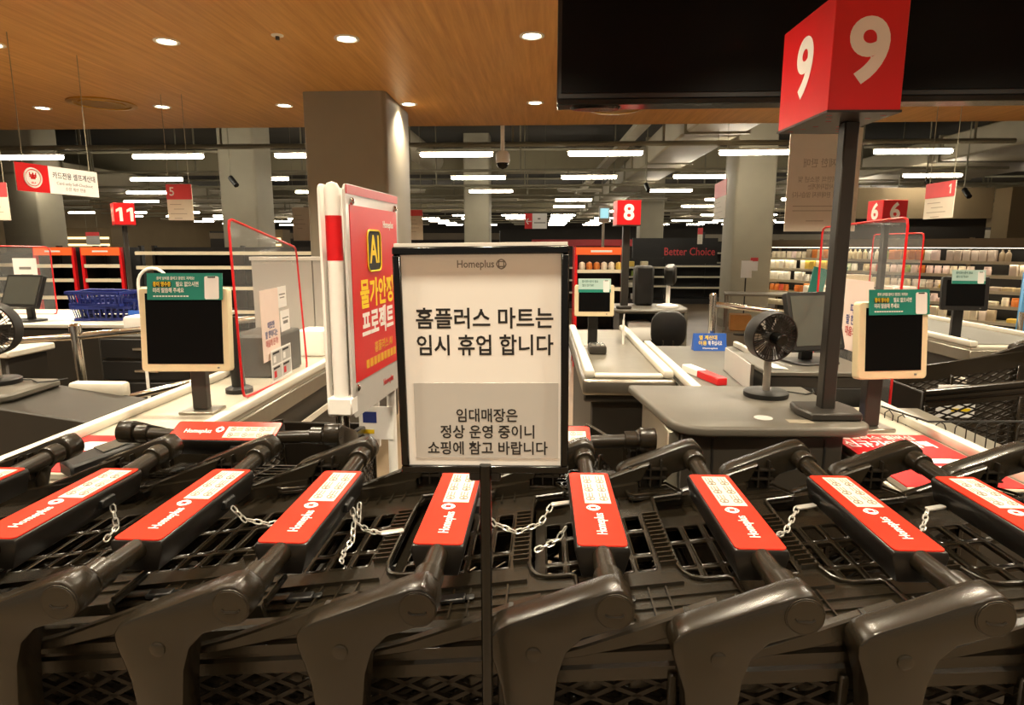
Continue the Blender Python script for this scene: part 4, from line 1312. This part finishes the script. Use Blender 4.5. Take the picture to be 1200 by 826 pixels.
for i, (x, y, z) in enumerate([(-3.32, 4.72, 0.96), (-3.26, 4.74, 1.015), (-3.34, 4.70, 1.07)]):
    b = thing('shopping_basket', 'blue plastic shopping basket, %s of the left pile' % ['bottom', 'middle', 'top'][i], 'basket', (x, y, z), R(8 - 7 * i), 'blue baskets')
    mb = MB()
    for (sx, sy, ex, ey) in ((-0.22, -0.14, 0.22, -0.14), (0.22, -0.14, 0.22, 0.14), (0.22, 0.14, -0.22, 0.14), (-0.22, 0.14, -0.22, -0.14)):
        mb.bar((sx, sy, 0.10), (ex, ey, 0.10), 0.022, 0.022)
        mb.bar((sx * 0.92, sy * 0.92, 0.012), (ex * 0.92, ey * 0.92, 0.012), 0.02, 0.02)
        for k in range(10):
            f = (k + 0.5) / 10
            mb.bar((sx * 0.92 + (ex - sx) * 0.92 * f, sy * 0.92 + (ey - sy) * 0.92 * f, 0.012), (sx + (ex - sx) * f, sy + (ey - sy) * f, 0.10), 0.014, 0.006)
    mb.box(-0.2, 0.2, -0.13, 0.13, 0.0, 0.008)
    mb.build('basket_shell', 'blue_dark', b)
    MB().tube([(-0.22, 0, 0.105), (-0.15, 0.02, 0.115), (0.15, 0.02, 0.115), (0.22, 0, 0.105)], 0.009, 6).build('handle', 'blue_dark', b)
tag(MB().box(-0.11, 0.11, -0.08, 0.08, 0, 0.11).build('receipt_printer', 'white', loc=(-2.66, 4.1, 0.95), bevel=0.02, seg=2), 'white receipt printer on top of the drawer cabinet', 'printer')
t = thing('tent_card', 'small blue folded card left of the white printer', 'card', (-2.98, 4.5, 0.96))
MB().prism([(-0.03, 0), (0.03, 0), (0.003, 0.09), (-0.003, 0.09)], 'x', -0.06, 0.06).build('card_body', 'blue', t)
text('이용', 0.03, 'yellow', t, (0, -0.014, 0.05), (R(72), 0, 0), bold=0.02)
acrylic('clear red edged screen at the left edge', [(-4.6, 5.0, 0.96), (-4.0, 5.02, 0.96), (-4.0, 5.02, 1.51), (-4.6, 5.0, 1.52)])
t = thing('paper_notice', 'small white notice on the clear screen at left edge', 'notice', (-4.2, 4.985, 1.30))
MB().box(-0.10, 0.10, 0, 0.002, -0.09, 0.12).build('notice_sheet', 'paper', t)
MB().box(-0.05, 0.05, -0.001, 0, 0.03, 0.05).box(-0.04, 0.06, -0.001, 0, -0.03, -0.01).build('print_line', 'ink_grey', t)
t = thing('ring_lamp', 'white ring shaped lamp behind the left green card', 'lamp', at(180, 333, 3.3))
MB().tube([(0.085 * math.cos(k * PI / 10), 0, 0.085 * math.sin(k * PI / 10)) for k in range(11)], 0.008, 8).build('ring', 'white_gloss', t)
MB().lathe([(0.035, 0.0), (0.035, 0.02), (0.0, 0.03)], 16).xf(Matrix.Rotation(PI / 2, 4, 'X')).build('ring_knob', 'white', t, loc=(0.03, 0, 0.02))
MB().tube([(-0.085, 0, 0), (-0.085, 0, 0.02 - t.location.z)], 0.008, 8).build('stem', 'white_gloss', t)

# ------------------------------------------------------------------ promotional poster stand behind the row
PS = (-0.565, 1.72)
t = thing('poster_stand', 'white double poster stand with red promotional poster', 'poster stand', (PS[0], PS[1], 0), R(-4.5))
MB().cyl((0.0, 0.0, 0.02), (0.0, 0.0, 1.64), 0.019, 16).build('stand_post', 'chrome', t)
MB().cyl((0, 0, 1.07), (0, 0, 1.48), 0.0215, 16).build('white_sleeve', 'white', t)
MB().cyl((0, 0, 1.48), (0, 0, 1.60), 0.022, 16).build('red_sleeve', 'red', t)
MB().lathe([(0.022, 1.60), (0.022, 1.67), (0.014, 1.685), (0, 1.69)], 16).build('post_cap', 'white', t)
MB().box(-0.03, 0.04, -0.03, 0.02, 1.05, 1.10).build('clamp', 'white', t, bevel=0.004)
MB().cyl((0.0, 0.44, 0.02), (0.0, 0.44, 1.4), 0.016, 12).build('stand_post', 'white', t)
MB().tube([(0.0, -0.02, 0.03), (0, 0.45, 0.03)], 0.018, 10).tube([(-0.06, 0.0, 0.02), (0.2, 0.0, 0.02)], 0.018, 10).tube([(-0.06, 0.44, 0.02), (0.2, 0.44, 0.02)], 0.018, 10).build('foot_rail', 'white', t)
for sx, nm in ((-0.035, 'back'), (0.035, 'front')):
    bd = MB().prism(rrect(0.46, 0.65, 0.02, 4), 'x', sx - 0.004, sx + 0.004).build('poster_board', 'acrylic_board' if nm == 'front' else 'white', t, loc=(0, 0.22, 1.36), bevel=0.001)
    if nm == 'front':
        MB().box(sx + 0.004, sx + 0.0055, -0.205, 0.21, -0.225, 0.27).build('poster_sheet', 'red', bd)
        MB().box(sx + 0.004, sx + 0.0065, -0.225, 0.225, 0.298, 0.322).build('top_strip', 'red_dark', bd)
        RX = (PI / 2, 0, PI / 2)
        MB().prism(rrect(0.115, 0.12, 0.02, 3), 'x', sx + 0.0055, sx + 0.0065).build('badge', 'ink', bd, loc=(0, -0.02, 0.145))
        MB().tube([(sx + 0.0065, u - 0.02, w + 0.145) for u, w in rrect(0.115, 0.12, 0.02, 3)], 0.003, 5, True).build('badge_edge', 'yellow', bd)
        text('AI', 0.115, 'yellow', bd, (sx + 0.0068, -0.02, 0.145), RX, bold=0.02, width=0.085)
        text('물가안정', 0.09, 'yellow', bd, (sx + 0.006, 0.0, 0.015), RX, bold=0.03, width=0.30)
        text('프로젝트', 0.088, 'white', bd, (sx + 0.006, 0.0, -0.075), RX, bold=0.03, width=0.29)
        text('홈플러스 AI', 0.035, 'gold', bd, (sx + 0.006, 0.04, -0.15), RX, bold=0.01, width=0.17)
        sm = MB()
        for k in range(9):
            sm.box(sx + 0.0055, sx + 0.006, -0.12 + 0.032 * k, -0.096 + 0.032 * k, -0.20, -0.175)
        sm.build('small_print', 'gold', bd)
        text('Homeplus', 0.03, 'white', bd, (sx + 0.006, 0.12, 0.225), RX, bold=0.01, width=0.10)
        text('Homeplus', 0.028, 'red_dark', bd, (sx + 0.0045, 0.08, -0.275), RX, bold=0.02, width=0.10)
    for u, w in ((-0.19, 0.28), (0.19, 0.28), (-0.20, -0.24), (0.20, -0.24)):
        MB().lathe([(0.010, 0), (0.010, 0.006), (0.004, 0.01), (0, 0.01)], 12).xf(Matrix.Translation((sx + 0.004, u, w)) @ Matrix.Rotation(PI / 2, 4, 'Y')).build('screw', 'chrome', bd)
pc = MB().box(-0.115, 0.01, 0.42, 0.424, 0.84, 0.96).build('price_card', 'paper', t)
MB().box(-0.10, -0.05, 0.4185, 0.42, 0.90, 0.94).build('print_block', 'navy', pc)
MB().box(-0.10, -0.06, 0.4185, 0.42, 0.86, 0.875).build('print_line', 'yellow', pc)

# ------------------------------------------------------------------ hanging and standing signs further back
lane_cube('red cube numbered eleven on a dark post at left', (-3.53, 5.28, 0.96), 1.685, 0.155, 0.155, 0.185, '11', rz=R(42), pole_r=0.018, sizes=0.72, foot=0.05)
lane_cube('red cube numbered six behind the nine post', (2.335, 4.5, 0.0), 1.665, 0.175, 0.16, 0.155, '6', rz=R(8), pole_r=0.02, sizes=0.95, foot=0.09)


def quad(tl, tr, br, bl, Ya, Yb=None):
    Yb = Yb or Ya
    return [at(*tl, Ya), at(*tr, Yb), at(*br, Yb), at(*bl, Ya)]


hang_sign('hanging lane five board with red top at left', quad((194, 216), (224, 217), (227, 260), (197, 258), 6.0), 0.42, number='5', numalign='l')
hang_sign('hanging lane one board with red top at right', quad((1086, 216), (1121, 208), (1119, 250), (1084, 257), 5.35, 5.0), 0.42, number='1')
hang_sign('hanging board with red top cut off by the left edge', quad((-22, 214), (8, 222), (13, 260), (-15, 258), 5.0), 0.38)
hang_sign('tall hanging board with red top near the right square column', quad((838, 216), (852, 210), (850, 253), (836, 258), 9.9, 9.0), 0.42)
hang_sign('small far hanging board with pink top by the empty black shelves', quad((818, 267), (824, 265), (824, 285), (818, 286), 19.0), 0.4)
hang_sign('hanging notice with red top just left of the closure notice', quad((477, 246), (495, 246), (495, 281), (477, 281), 8.4), 0.2)
hang_sign('beige hanging notice left of the nearest column', quad((342, 243), (362, 243), (363, 282), (343, 282), 9.5), 0.1, top_m='banner_paper')
hang_sign('far red hanging board above the left red shelf units', quad((64, 263), (77, 263), (77, 284), (64, 284), 16.0), 0.8)
hang_sign('far grey hanging board with red top, left background', quad((100, 272), (116, 272), (115, 287), (101, 287), 15.0), 0.3, body='paper_grey')
s = hang_sign('hanging red and white card only checkout sign at upper left', quad((16, 189), (114, 208), (117, 239), (22, 223), 4.2, 4.85), 0.37, top_m='red', body='paper', lines=0, vert=True)
w = (at(114, 208, 4.85) - at(16, 189, 4.2)).length
h = (at(16, 189, 4.2) - at(22, 223, 4.2)).length
MB().tube([(w * 0.185 + 0.063 * math.cos(2 * PI * k / 28), -h * 0.5 + 0.063 * math.sin(2 * PI * k / 28), 0.003) for k in range(28)], 0.006, 6, True).build('emblem_ring', 'white', s)
MB().lathe([(0.052, 0.002), (0.052, 0.004), (0, 0.004)], 28).build('emblem_disc', 'white', s, loc=(w * 0.185, -h * 0.5, 0))
text('₩', 0.058, 'red', s, (w * 0.185, -h * 0.45, 0.0045), (0, 0, 0), bold=0.02)
text('SELF', 0.018, 'red', s, (w * 0.185, -h * 0.68, 0.0045), (0, 0, 0), bold=0.01)
text('카드전용 셀프계산대', 0.05, 'ink', s, (w * 0.69, -h * 0.33, 0.001), (0, 0, 0), bold=0.008, width=w * 0.54)
text('Card only Self-Checkout', 0.03, 'ink_grey', s, (w * 0.69, -h * 0.60, 0.001), (0, 0, 0), width=w * 0.46)
text('소량 계산 전용', 0.03, 'ink_grey', s, (w * 0.69, -h * 0.80, 0.001), (0, 0, 0), width=w * 0.26)
s = hang_sign('far hanging red and white arrow sign above the closure notice', quad((615, 250), (641, 250), (641, 268), (615, 268), 14.0), 0.34, top_m='red', body='paper', lines=0, vert=True)
MB().bar((0.03, -0.17, 0.004), (0.15, -0.17, 0.004), 0.02, 0.004).bar((0.03, -0.17, 0.004), (0.08, -0.11, 0.004), 0.02, 0.004).bar((0.03, -0.17, 0.004), (0.08, -0.23, 0.004), 0.02, 0.004).build('arrow', 'white', s)
MB().box(0.2, 0.45, -0.21, -0.19, 0, 0.002).box(0.28, 0.34, -0.13, -0.10, 0, 0.002).build('print_line', 'ink_grey', s)
# age notice hanging behind the nine post: its print shows through mirrored
YB = 4.2
q = [at(927, 150, YB), at(1012, 150, YB), at(999, 271, YB), at(912, 271, YB)]
s = hang_sign('large cream hanging notice with mirrored print behind the nine post', q, 0.001, top_m='banner_paper', lines=0)
w, h = (q[1] - q[0]).length, (q[0] - q[3]).length
for body, u, v, sz, wd in (('연령제한 판매', 0.52, 0.34, 0.06, 0.66), ('19세 미만의 청소년 및', 0.5, 0.495, 0.04, 0.70), ('사업자에게는', 0.48, 0.565, 0.04, 0.36), ('주류를 판매하지 않습니다', 0.48, 0.645, 0.04, 0.76)):
    text(body, sz, 'ink_faint', s, (w * u - h * (v - 0.5) * 0.1, -h * v, 0.0012), (0, 0, 0), width=w * wd, mirror=True, bold=0.005)
MB().box(w * 0.1, w * 0.75, -h * 0.755, -h * 0.748, 0, 0.001).box(w * 0.1, w * 0.75, -h * 0.80, -h * 0.793, 0, 0.001).box(w * 0.3, w * 0.55, -h * 0.90, -h * 0.893, 0, 0.001).build('print_line', 'ink_faint', s)

# ------------------------------------------------------------------ shelving
def rack(label, loc, rz, L, H, shelves, depth=0.45, frame='shelf_black', lipm='shelf_cream', back='shelf_black', header=None, headerm='orange', uprights=None, board='shelf_black'):
    root = thing('shelf_rack', label, 'shelf', loc, rz)
    MB().box(0, L, -0.03, 0, 0.0, H).build('back_board', back, root)
    MB().box(0, L, -depth, -0.03, 0, 0.14).build('base_shelf', frame, root, bevel=0.005)
    n = max(1, round(L / 1.2))
    for k in range(n + 1):
        x = L * k / n
        MB().box(x - 0.02, x + 0.02, -0.06, 0.01, 0, H + 0.02).build('upright', frame, root)
    for z in shelves:
        sh = MB().box(0.01, L - 0.01, -depth, -0.03, z - 0.02, z).build('shelf_board', board, root)
        MB().box(0.01, L - 0.01, -depth - 0.012, -depth, z - 0.035, z + 0.008).build('price_strip', lipm, sh)
    if uprights:
        for x in (0.0, L):
            MB().box(x - 0.018, x + 0.018, -depth - 0.012, -depth + 0.03, 0, H).build('side_frame', uprights, root)
            MB().box(x - 0.01, x + 0.01, -depth + 0.03, 0.0, 0, H).build('side_panel', frame, root)
    if header:
        MB().box(0, L, -depth - 0.02, -depth, H - header, H).build('header_board', headerm, root)
    return root


rack('empty black shelving with pale price strips at left', (-5.15, 8.3, 0), 0, 2.4, 1.50, [1.44, 1.26, 1.0, 0.7, 0.4])
for i, (x, L) in enumerate([(-6.42, 0.50), (-5.80, 0.50)]):
    r_ = rack('empty shelf unit with orange header and red frame, %s of two' % ['left', 'right'][i], (x, 8.25, 0), 0, L, 1.50, [1.28, 1.10, 0.88, 0.6], uprights='red', header=0.10)
    MB().box(L * 0.3, L * 0.7, -0.475, -0.47, 1.44, 1.46).build('header_print', 'paper', r_)
rack('dark empty shelving left of the red framed units', (-7.6, 8.6, 0), 0, 1.1, 1.42, [1.28, 1.10, 0.88, 0.6])
rc = rack('shelf unit with orange header and bread, behind the middle lane', (0.42, 8.4, 0), 0, 0.62, 1.50, [1.22, 1.0, 0.75, 0.45], uprights='red', header=0.09, frame='red_dark')
MB().box(0.18, 0.44, -0.476, -0.47, 1.44, 1.465).build('header_print', 'paper', rc)
PK = random.Random(5)
kindsL = ['bag', 'loaf', 'bag', 'loaf', 'bag']
for k in range(6):
    m = PROD[PK.choice([0, 1, 4, 3, 11])]
    b = MB().lathe([(0.0, 0.0), (0.042, 0.004), (0.05, 0.04), (0.042, 0.085), (0.012, 0.10), (0.0, 0.102)], 10).xf(Matrix.Diagonal((0.85, 1.4, 1, 1))).build('bread_bag', m, loc=(0.50 + 0.092 * k, 8.4 - 0.36, 1.22))
    tag(b, 'bread bag on the orange headed unit, %s from the left' % ORD[k], 'bread', 'bread on the orange headed unit')
rack('empty black shelving on the far floor, middle right', (3.35, 17.4, 0), 0, 2.1, 1.02, [1.0, 0.72, 0.44], depth=0.5)
rk = rack('dark far shelving with a few goods, left of empty shelving', (2.1, 17.0, 0), 0, 1.1, 1.20, [0.98, 0.74, 0.5], depth=0.5)
for k in range(8):
    z = [0.98, 0.74, 0.5, 0.14][k % 4]
    b = MB().box(-0.09, 0.09, -0.1, 0.1, 0, 0.14).build('carton', PROD[PK.randrange(12)], loc=(2.3 + 0.35 * (k // 4) + 0.12 * (k % 2), 16.75, z), bevel=0.01)
    tag(b, 'small carton on the dark far shelving, %s shelf, %s' % (['top', 'second', 'third', 'bottom'][k % 4], ['left', 'right'][k // 4]), 'carton', 'cartons on the dark far shelving')
rack('low dark shelving far behind the middle lane desk', (-0.6, 16.0, 0), 0, 2.4, 1.25, [1.0, 0.7, 0.4])
rack('dark shelving far behind, between middle lane and right column', (4.6, 21.0, 0), 0, 4.0, 1.6, [1.3, 1.0, 0.7, 0.4])
t = thing('header_sign', 'dark header board with red lettering, far background', 'sign', (2.8, 20.0, 0))
MB().box(0, 2.6, 0, 0.1, 0.0, 1.75).build('header_board', 'shelf_black', t)
text('Better Choice', 0.34, 'red_pink', t, (1.75, -0.004, 1.33), bold=0.01, width=1.55)

# lit goods rack at right, running towards the camera
A, B = Vector((4.55, 12.4, 0)), Vector((6.85, 8.75, 0))
L = (B - A).length
rzr = math.atan2(B.y - A.y, B.x - A.x)
SH = [1.30, 1.11, 0.90, 0.70, 0.48]
lit = rack('long goods rack with brown header at right', A, rzr, L, 1.62, SH, depth=0.42, frame='shelf_brown', header=0.13, headerm='shelf_brown', board='shelf_cream', back='shelf_black')
for z in [1.49] + [q - 0.03 for q in SH]:
    MB().box(0.05, L - 0.05, -0.41, -0.385, z - 0.004, z + 0.008).build('fill_strip', 'fill_glow', lit)  # glowing strips added under the boards to brighten the goods
MX = Matrix.Translation(A) @ Matrix.Rotation(rzr, 4, 'Z')
meshes = {}


def product(kind, mi):
    key = (kind, mi)
    if key not in meshes:
        if kind == 'carton':
            mb = MB().box(-0.045, 0.045, -0.04, 0.04, 0, 0.155)
            me = mb.mesh('carton', 0.004)
        elif kind == 'bottle':
            me = MB().lathe([(0.0, 0), (0.035, 0.0), (0.036, 0.105), (0.028, 0.122), (0.013, 0.138), (0.013, 0.162), (0.0, 0.163)], 12).mesh('bottle')
        elif kind == 'jar':
            me = MB().lathe([(0.0, 0), (0.045, 0.0), (0.047, 0.08), (0.04, 0.095), (0.042, 0.098), (0.042, 0.118), (0.0, 0.119)], 14).mesh('jar')
        else:
            me = MB().box(-0.07, 0.07, -0.06, 0.06, 0, 0.06).mesh('tray', 0.012)
        me.materials.append(PROD[mi])
        meshes[key] = me
    return meshes[key]


rp = random.Random(11)
SN = ['top', 'second', 'third', 'fourth', 'fifth', 'lowest']
for si, z in enumerate(SH + [0.14]):
    x = 0.10
    n = 0
    while x < L - 0.08:
        seg = int(x / 0.75)
        rs = random.Random(si * 31 + seg)
        kind = rs.choice([['bottle', 'carton', 'bottle', 'jar'], ['carton', 'carton', 'jar'], ['tray', 'jar', 'carton'], ['tray', 'jar', 'carton'], ['carton', 'tray'], ['carton', 'tray']][si])
        mi = rs.choice([0, 1, 2, 3, 5, 7, 11, 2, 0, 4, 6, 8]) if rp.random() < 0.72 else rp.randrange(12)
        step = {'carton': 0.105, 'bottle': 0.088, 'jar': 0.108, 'tray': 0.16}[kind]
        if rp.random() < 0.90:
            o = put(kind, product(kind, mi))
            o.matrix_world = MX @ Matrix.Translation((x, -0.34 + rp.uniform(-0.02, 0.02), z)) @ Matrix.Rotation(rp.uniform(-0.1, 0.1), 4, 'Z')
            tag(o, '%s %s on %s shelf of brown headed rack, %s from the left' % (PRODNAME[mi], kind, SN[si], ORD[n]), kind, 'goods on the brown headed rack')
            n += 1
        x += step

# display table with white cartons and wrapped goods in front of the rack
t = thing('display_table', 'low display table carrying white cartons behind the fan', 'table', (3.05, 7.3, 0))
MB().box(0, 1.3, 0, 0.7, 0.72, 0.76).build('table_top', 'shelf_cream', t, bevel=0.006)
for x in (0.05, 1.25):
    for y in (0.05, 0.65):
        MB().box(x - 0.025, x + 0.025, y - 0.025, y + 0.025, 0, 0.72).build('leg', 'steel', t)
for i, (x, y, w, d, h, m) in enumerate([(0.15, 0.2, 0.26, 0.3, 0.30, 0), (0.45, 0.22, 0.28, 0.3, 0.33, 2), (0.75, 0.2, 0.24, 0.3, 0.26, 11), (1.05, 0.25, 0.28, 0.35, 0.30, 5), (0.62, 0.5, 0.4, 0.3, 0.42, 8)]):
    b = thing('carton', '%s carton on the low display table, %s' % (PRODNAME[m], ['first from left', 'second from left', 'third from left', 'rightmost', 'tall one at the back'][i]), 'carton', (3.05 + x, 7.3 + y, 0.76), R(4 * i - 8), 'cartons on the display table')
    MB().box(-w / 2, w / 2, -d / 2, d / 2, 0, h).build('box_body', PROD[m], b, bevel=0.01)
    MB().box(-w / 2 - 0.001, w / 2 + 0.001, -0.02, 0.02, h - 0.05, h + 0.001).build('tape', 'banner_paper', b)
t = thing('leaflet_rack', 'pair of teal leaflets standing behind the nine post', 'leaflets', (2.0, 4.55, 1.13))
MB().box(-0.16, 0.16, -0.05, 0.12, -1.13, 0.0).build('rack_box', 'black', t)
MB().obox((-0.07, 0, 0.12), (0.10, 0.012, 0.24), (R(-12), R(14), 0)).build('leaflet', 'teal_dark', t)
MB().obox((0.06, 0, 0.13), (0.10, 0.012, 0.26), (R(-12), R(16), 0)).build('leaflet', 'teal_dark', t)

# steel trolley with cartons, by the square column
t = thing('steel_trolley', 'steel table trolley beside the right square column', 'trolley', (2.75, 9.6, 0), R(-12))
MB().box(0, 0.95, 0, 0.55, 0.78, 0.81).build('trolley_top', 'steel', t, bevel=0.005)
MB().box(0, 0.95, 0, 0.55, 0.22, 0.25).build('lower_shelf', 'steel', t)
for x in (0.03, 0.92):
    for y in (0.03, 0.52):
        lg = MB().cyl((x, y, 0.1), (x, y, 0.78), 0.018, 8).build('leg', 'steel', t)
        MB().cyl((x - 0.015, y, 0.05), (x + 0.015, y, 0.05), 0.05, 12).build('caster', 'black', lg)
for i, (x, w, h, m) in enumerate([(0.25, 0.3, 0.24, 'cardboard'), (0.62, 0.24, 0.22, 'white')]):
    b = MB().box(-w / 2, w / 2, -0.14, 0.14, 0, h).build('carton', m, loc=(2.75 + x + 0.03, 9.6 + 0.22 - 0.2 * x, 0.25), rot=(0, 0, R(-12)), bevel=0.006)
    tag(b, ['brown cardboard carton on the lower trolley shelf', 'white carton on the lower trolley shelf'][i], 'carton', 'cartons on the trolley')
t = thing('notice_post', 'thin post with two paper notices before the right column', 'notice', at(871, 372, 11.0) * 1.0)
t.location.z = 0
MB().lathe([(0.15, 0), (0.15, 0.015), (0.02, 0.03)], 20).build('post_foot', 'black', t)
MB().cyl((0, 0, 0.02), (0, 0, 1.25), 0.012, 8).build('post', 'dark_metal', t)
MB().box(-0.09, 0.09, -0.02, -0.012, 0.98, 1.27).build('notice_sheet', 'paper', t)
MB().box(0.06, 0.19, 0.0, 0.006, 1.10, 1.32).build('notice_sheet', 'paper', t)
MB().box(0.06, 0.19, -0.002, 0.0, 1.26, 1.32).build('red_heading', 'red_pink', t)

# right edge: blue panel, orange frame, wall block with screen
t = thing('panel_board', 'blue board with chrome rail at the right edge', 'board', (3.62, 4.95, 0))
MB().box(0, 0.8, 0, 0.03, 0, 1.33).build('board', 'panel_blue', t, bevel=0.01)
MB().tube([(-0.02, -0.05, 0), (-0.02, -0.05, 1.02), (0.6, -0.05, 1.01)], 0.02, 10).build('rail', 'chrome', t)
MB().box(0.05, 0.3, -0.003, 0, 0.85, 0.87).box(0.05, 0.25, -0.003, 0, 0.75, 0.77).build('print_line', 'navy', t)
t = thing('goal_frame', 'orange red upright frame at the right end of the rack', 'frame', (6.75, 8.35, 0))
MB().box(0, 0.12, 0, 0.2, 0, 1.55).box(0.0, 0.9, 0, 0.2, 1.55, 1.68).build('frame_profile', 'orange_frame', t, bevel=0.01)
t = thing('wall_block', 'beige wall block carrying a dark screen at upper right', 'wall block', (9.7, 13.9, 0))
MB().box(0, 4.5, 0, 0.5, 0, 2.72).build('block', 'wall_beige', t)
MB().box(0.35, 2.2, -0.08, 0, 1.80, 2.42).build('dark_screen', 'screen', t, bevel=0.01)
tag(MB().box(6.5, 9.65, 14.5, 14.8, 0, 2.75).build('partition', 'wall_dark'), 'brown partition left of the beige wall block', 'partition')
tag(MB().box(6.45, 9.68, 14.4, 14.5, 2.1, 2.75).build('fascia_board', 'wall_beige'), 'beige fascia board above the brown partition', 'board')

# far background cases: dark with lit fronts
for i, (x, y, w, h, lb) in enumerate([(-19.2, 24.0, 2.6, 1.9, 'lit food case far at the left, behind red units'), (-13.5, 27.0, 2.4, 1.9, 'lit food case far behind the eleven cube')]):
    c = thing('food_case', lb, 'case', (x, y, 0))
    MB().box(0, w, 0, 0.8, 0, h + 0.3).build('case_body', 'wall_beige', c)
    for k in range(3):
        MB().box(0.1, w - 0.1, -0.04, 0.0, 1.25 + 0.26 * k, 1.25 + 0.26 * k + 0.08).build('lit_strip', 'lit_sign', c)
for i, (x, y, w, h) in enumerate([(-9, 30, 7, 2.2), (-0.5, 30, 5, 1.9), (7, 28, 6, 2.1), (-18, 34, 8, 2.3), (13, 25, 6, 2.2)]):
    c = thing('store_partition', 'dark shop partition far behind, %s' % ['left of centre', 'in the centre', 'right of centre', 'at the far left', 'at the far right'][i], 'partition', (x, y, 0))
    MB().box(0, w, 0, 0.4, 0, h).build('partition_body', 'wall_dark', c)
    MB().box(0.0, w, -0.05, 0, h - 0.4, h - 0.1).build('partition_band', ['shelf_brown', 'red_dark', 'col_dark', 'shelf_brown', 'col_dark'][i], c)
t = thing('price_screen', 'small lit blue screen above the bread unit', 'screen', (0.9, 9.6, 0))
MB().cyl((0, 0, 0), (0, 0, 1.95), 0.02, 8).build('screen_post', 'white', t)
MB().box(-0.07, 0.09, -0.05, 0.0, 1.85, 2.1).build('screen_case', 'white', t, bevel=0.01)
MB().box(-0.05, 0.07, -0.055, -0.05, 1.92, 2.06).build('display', 'lit_screen', t)
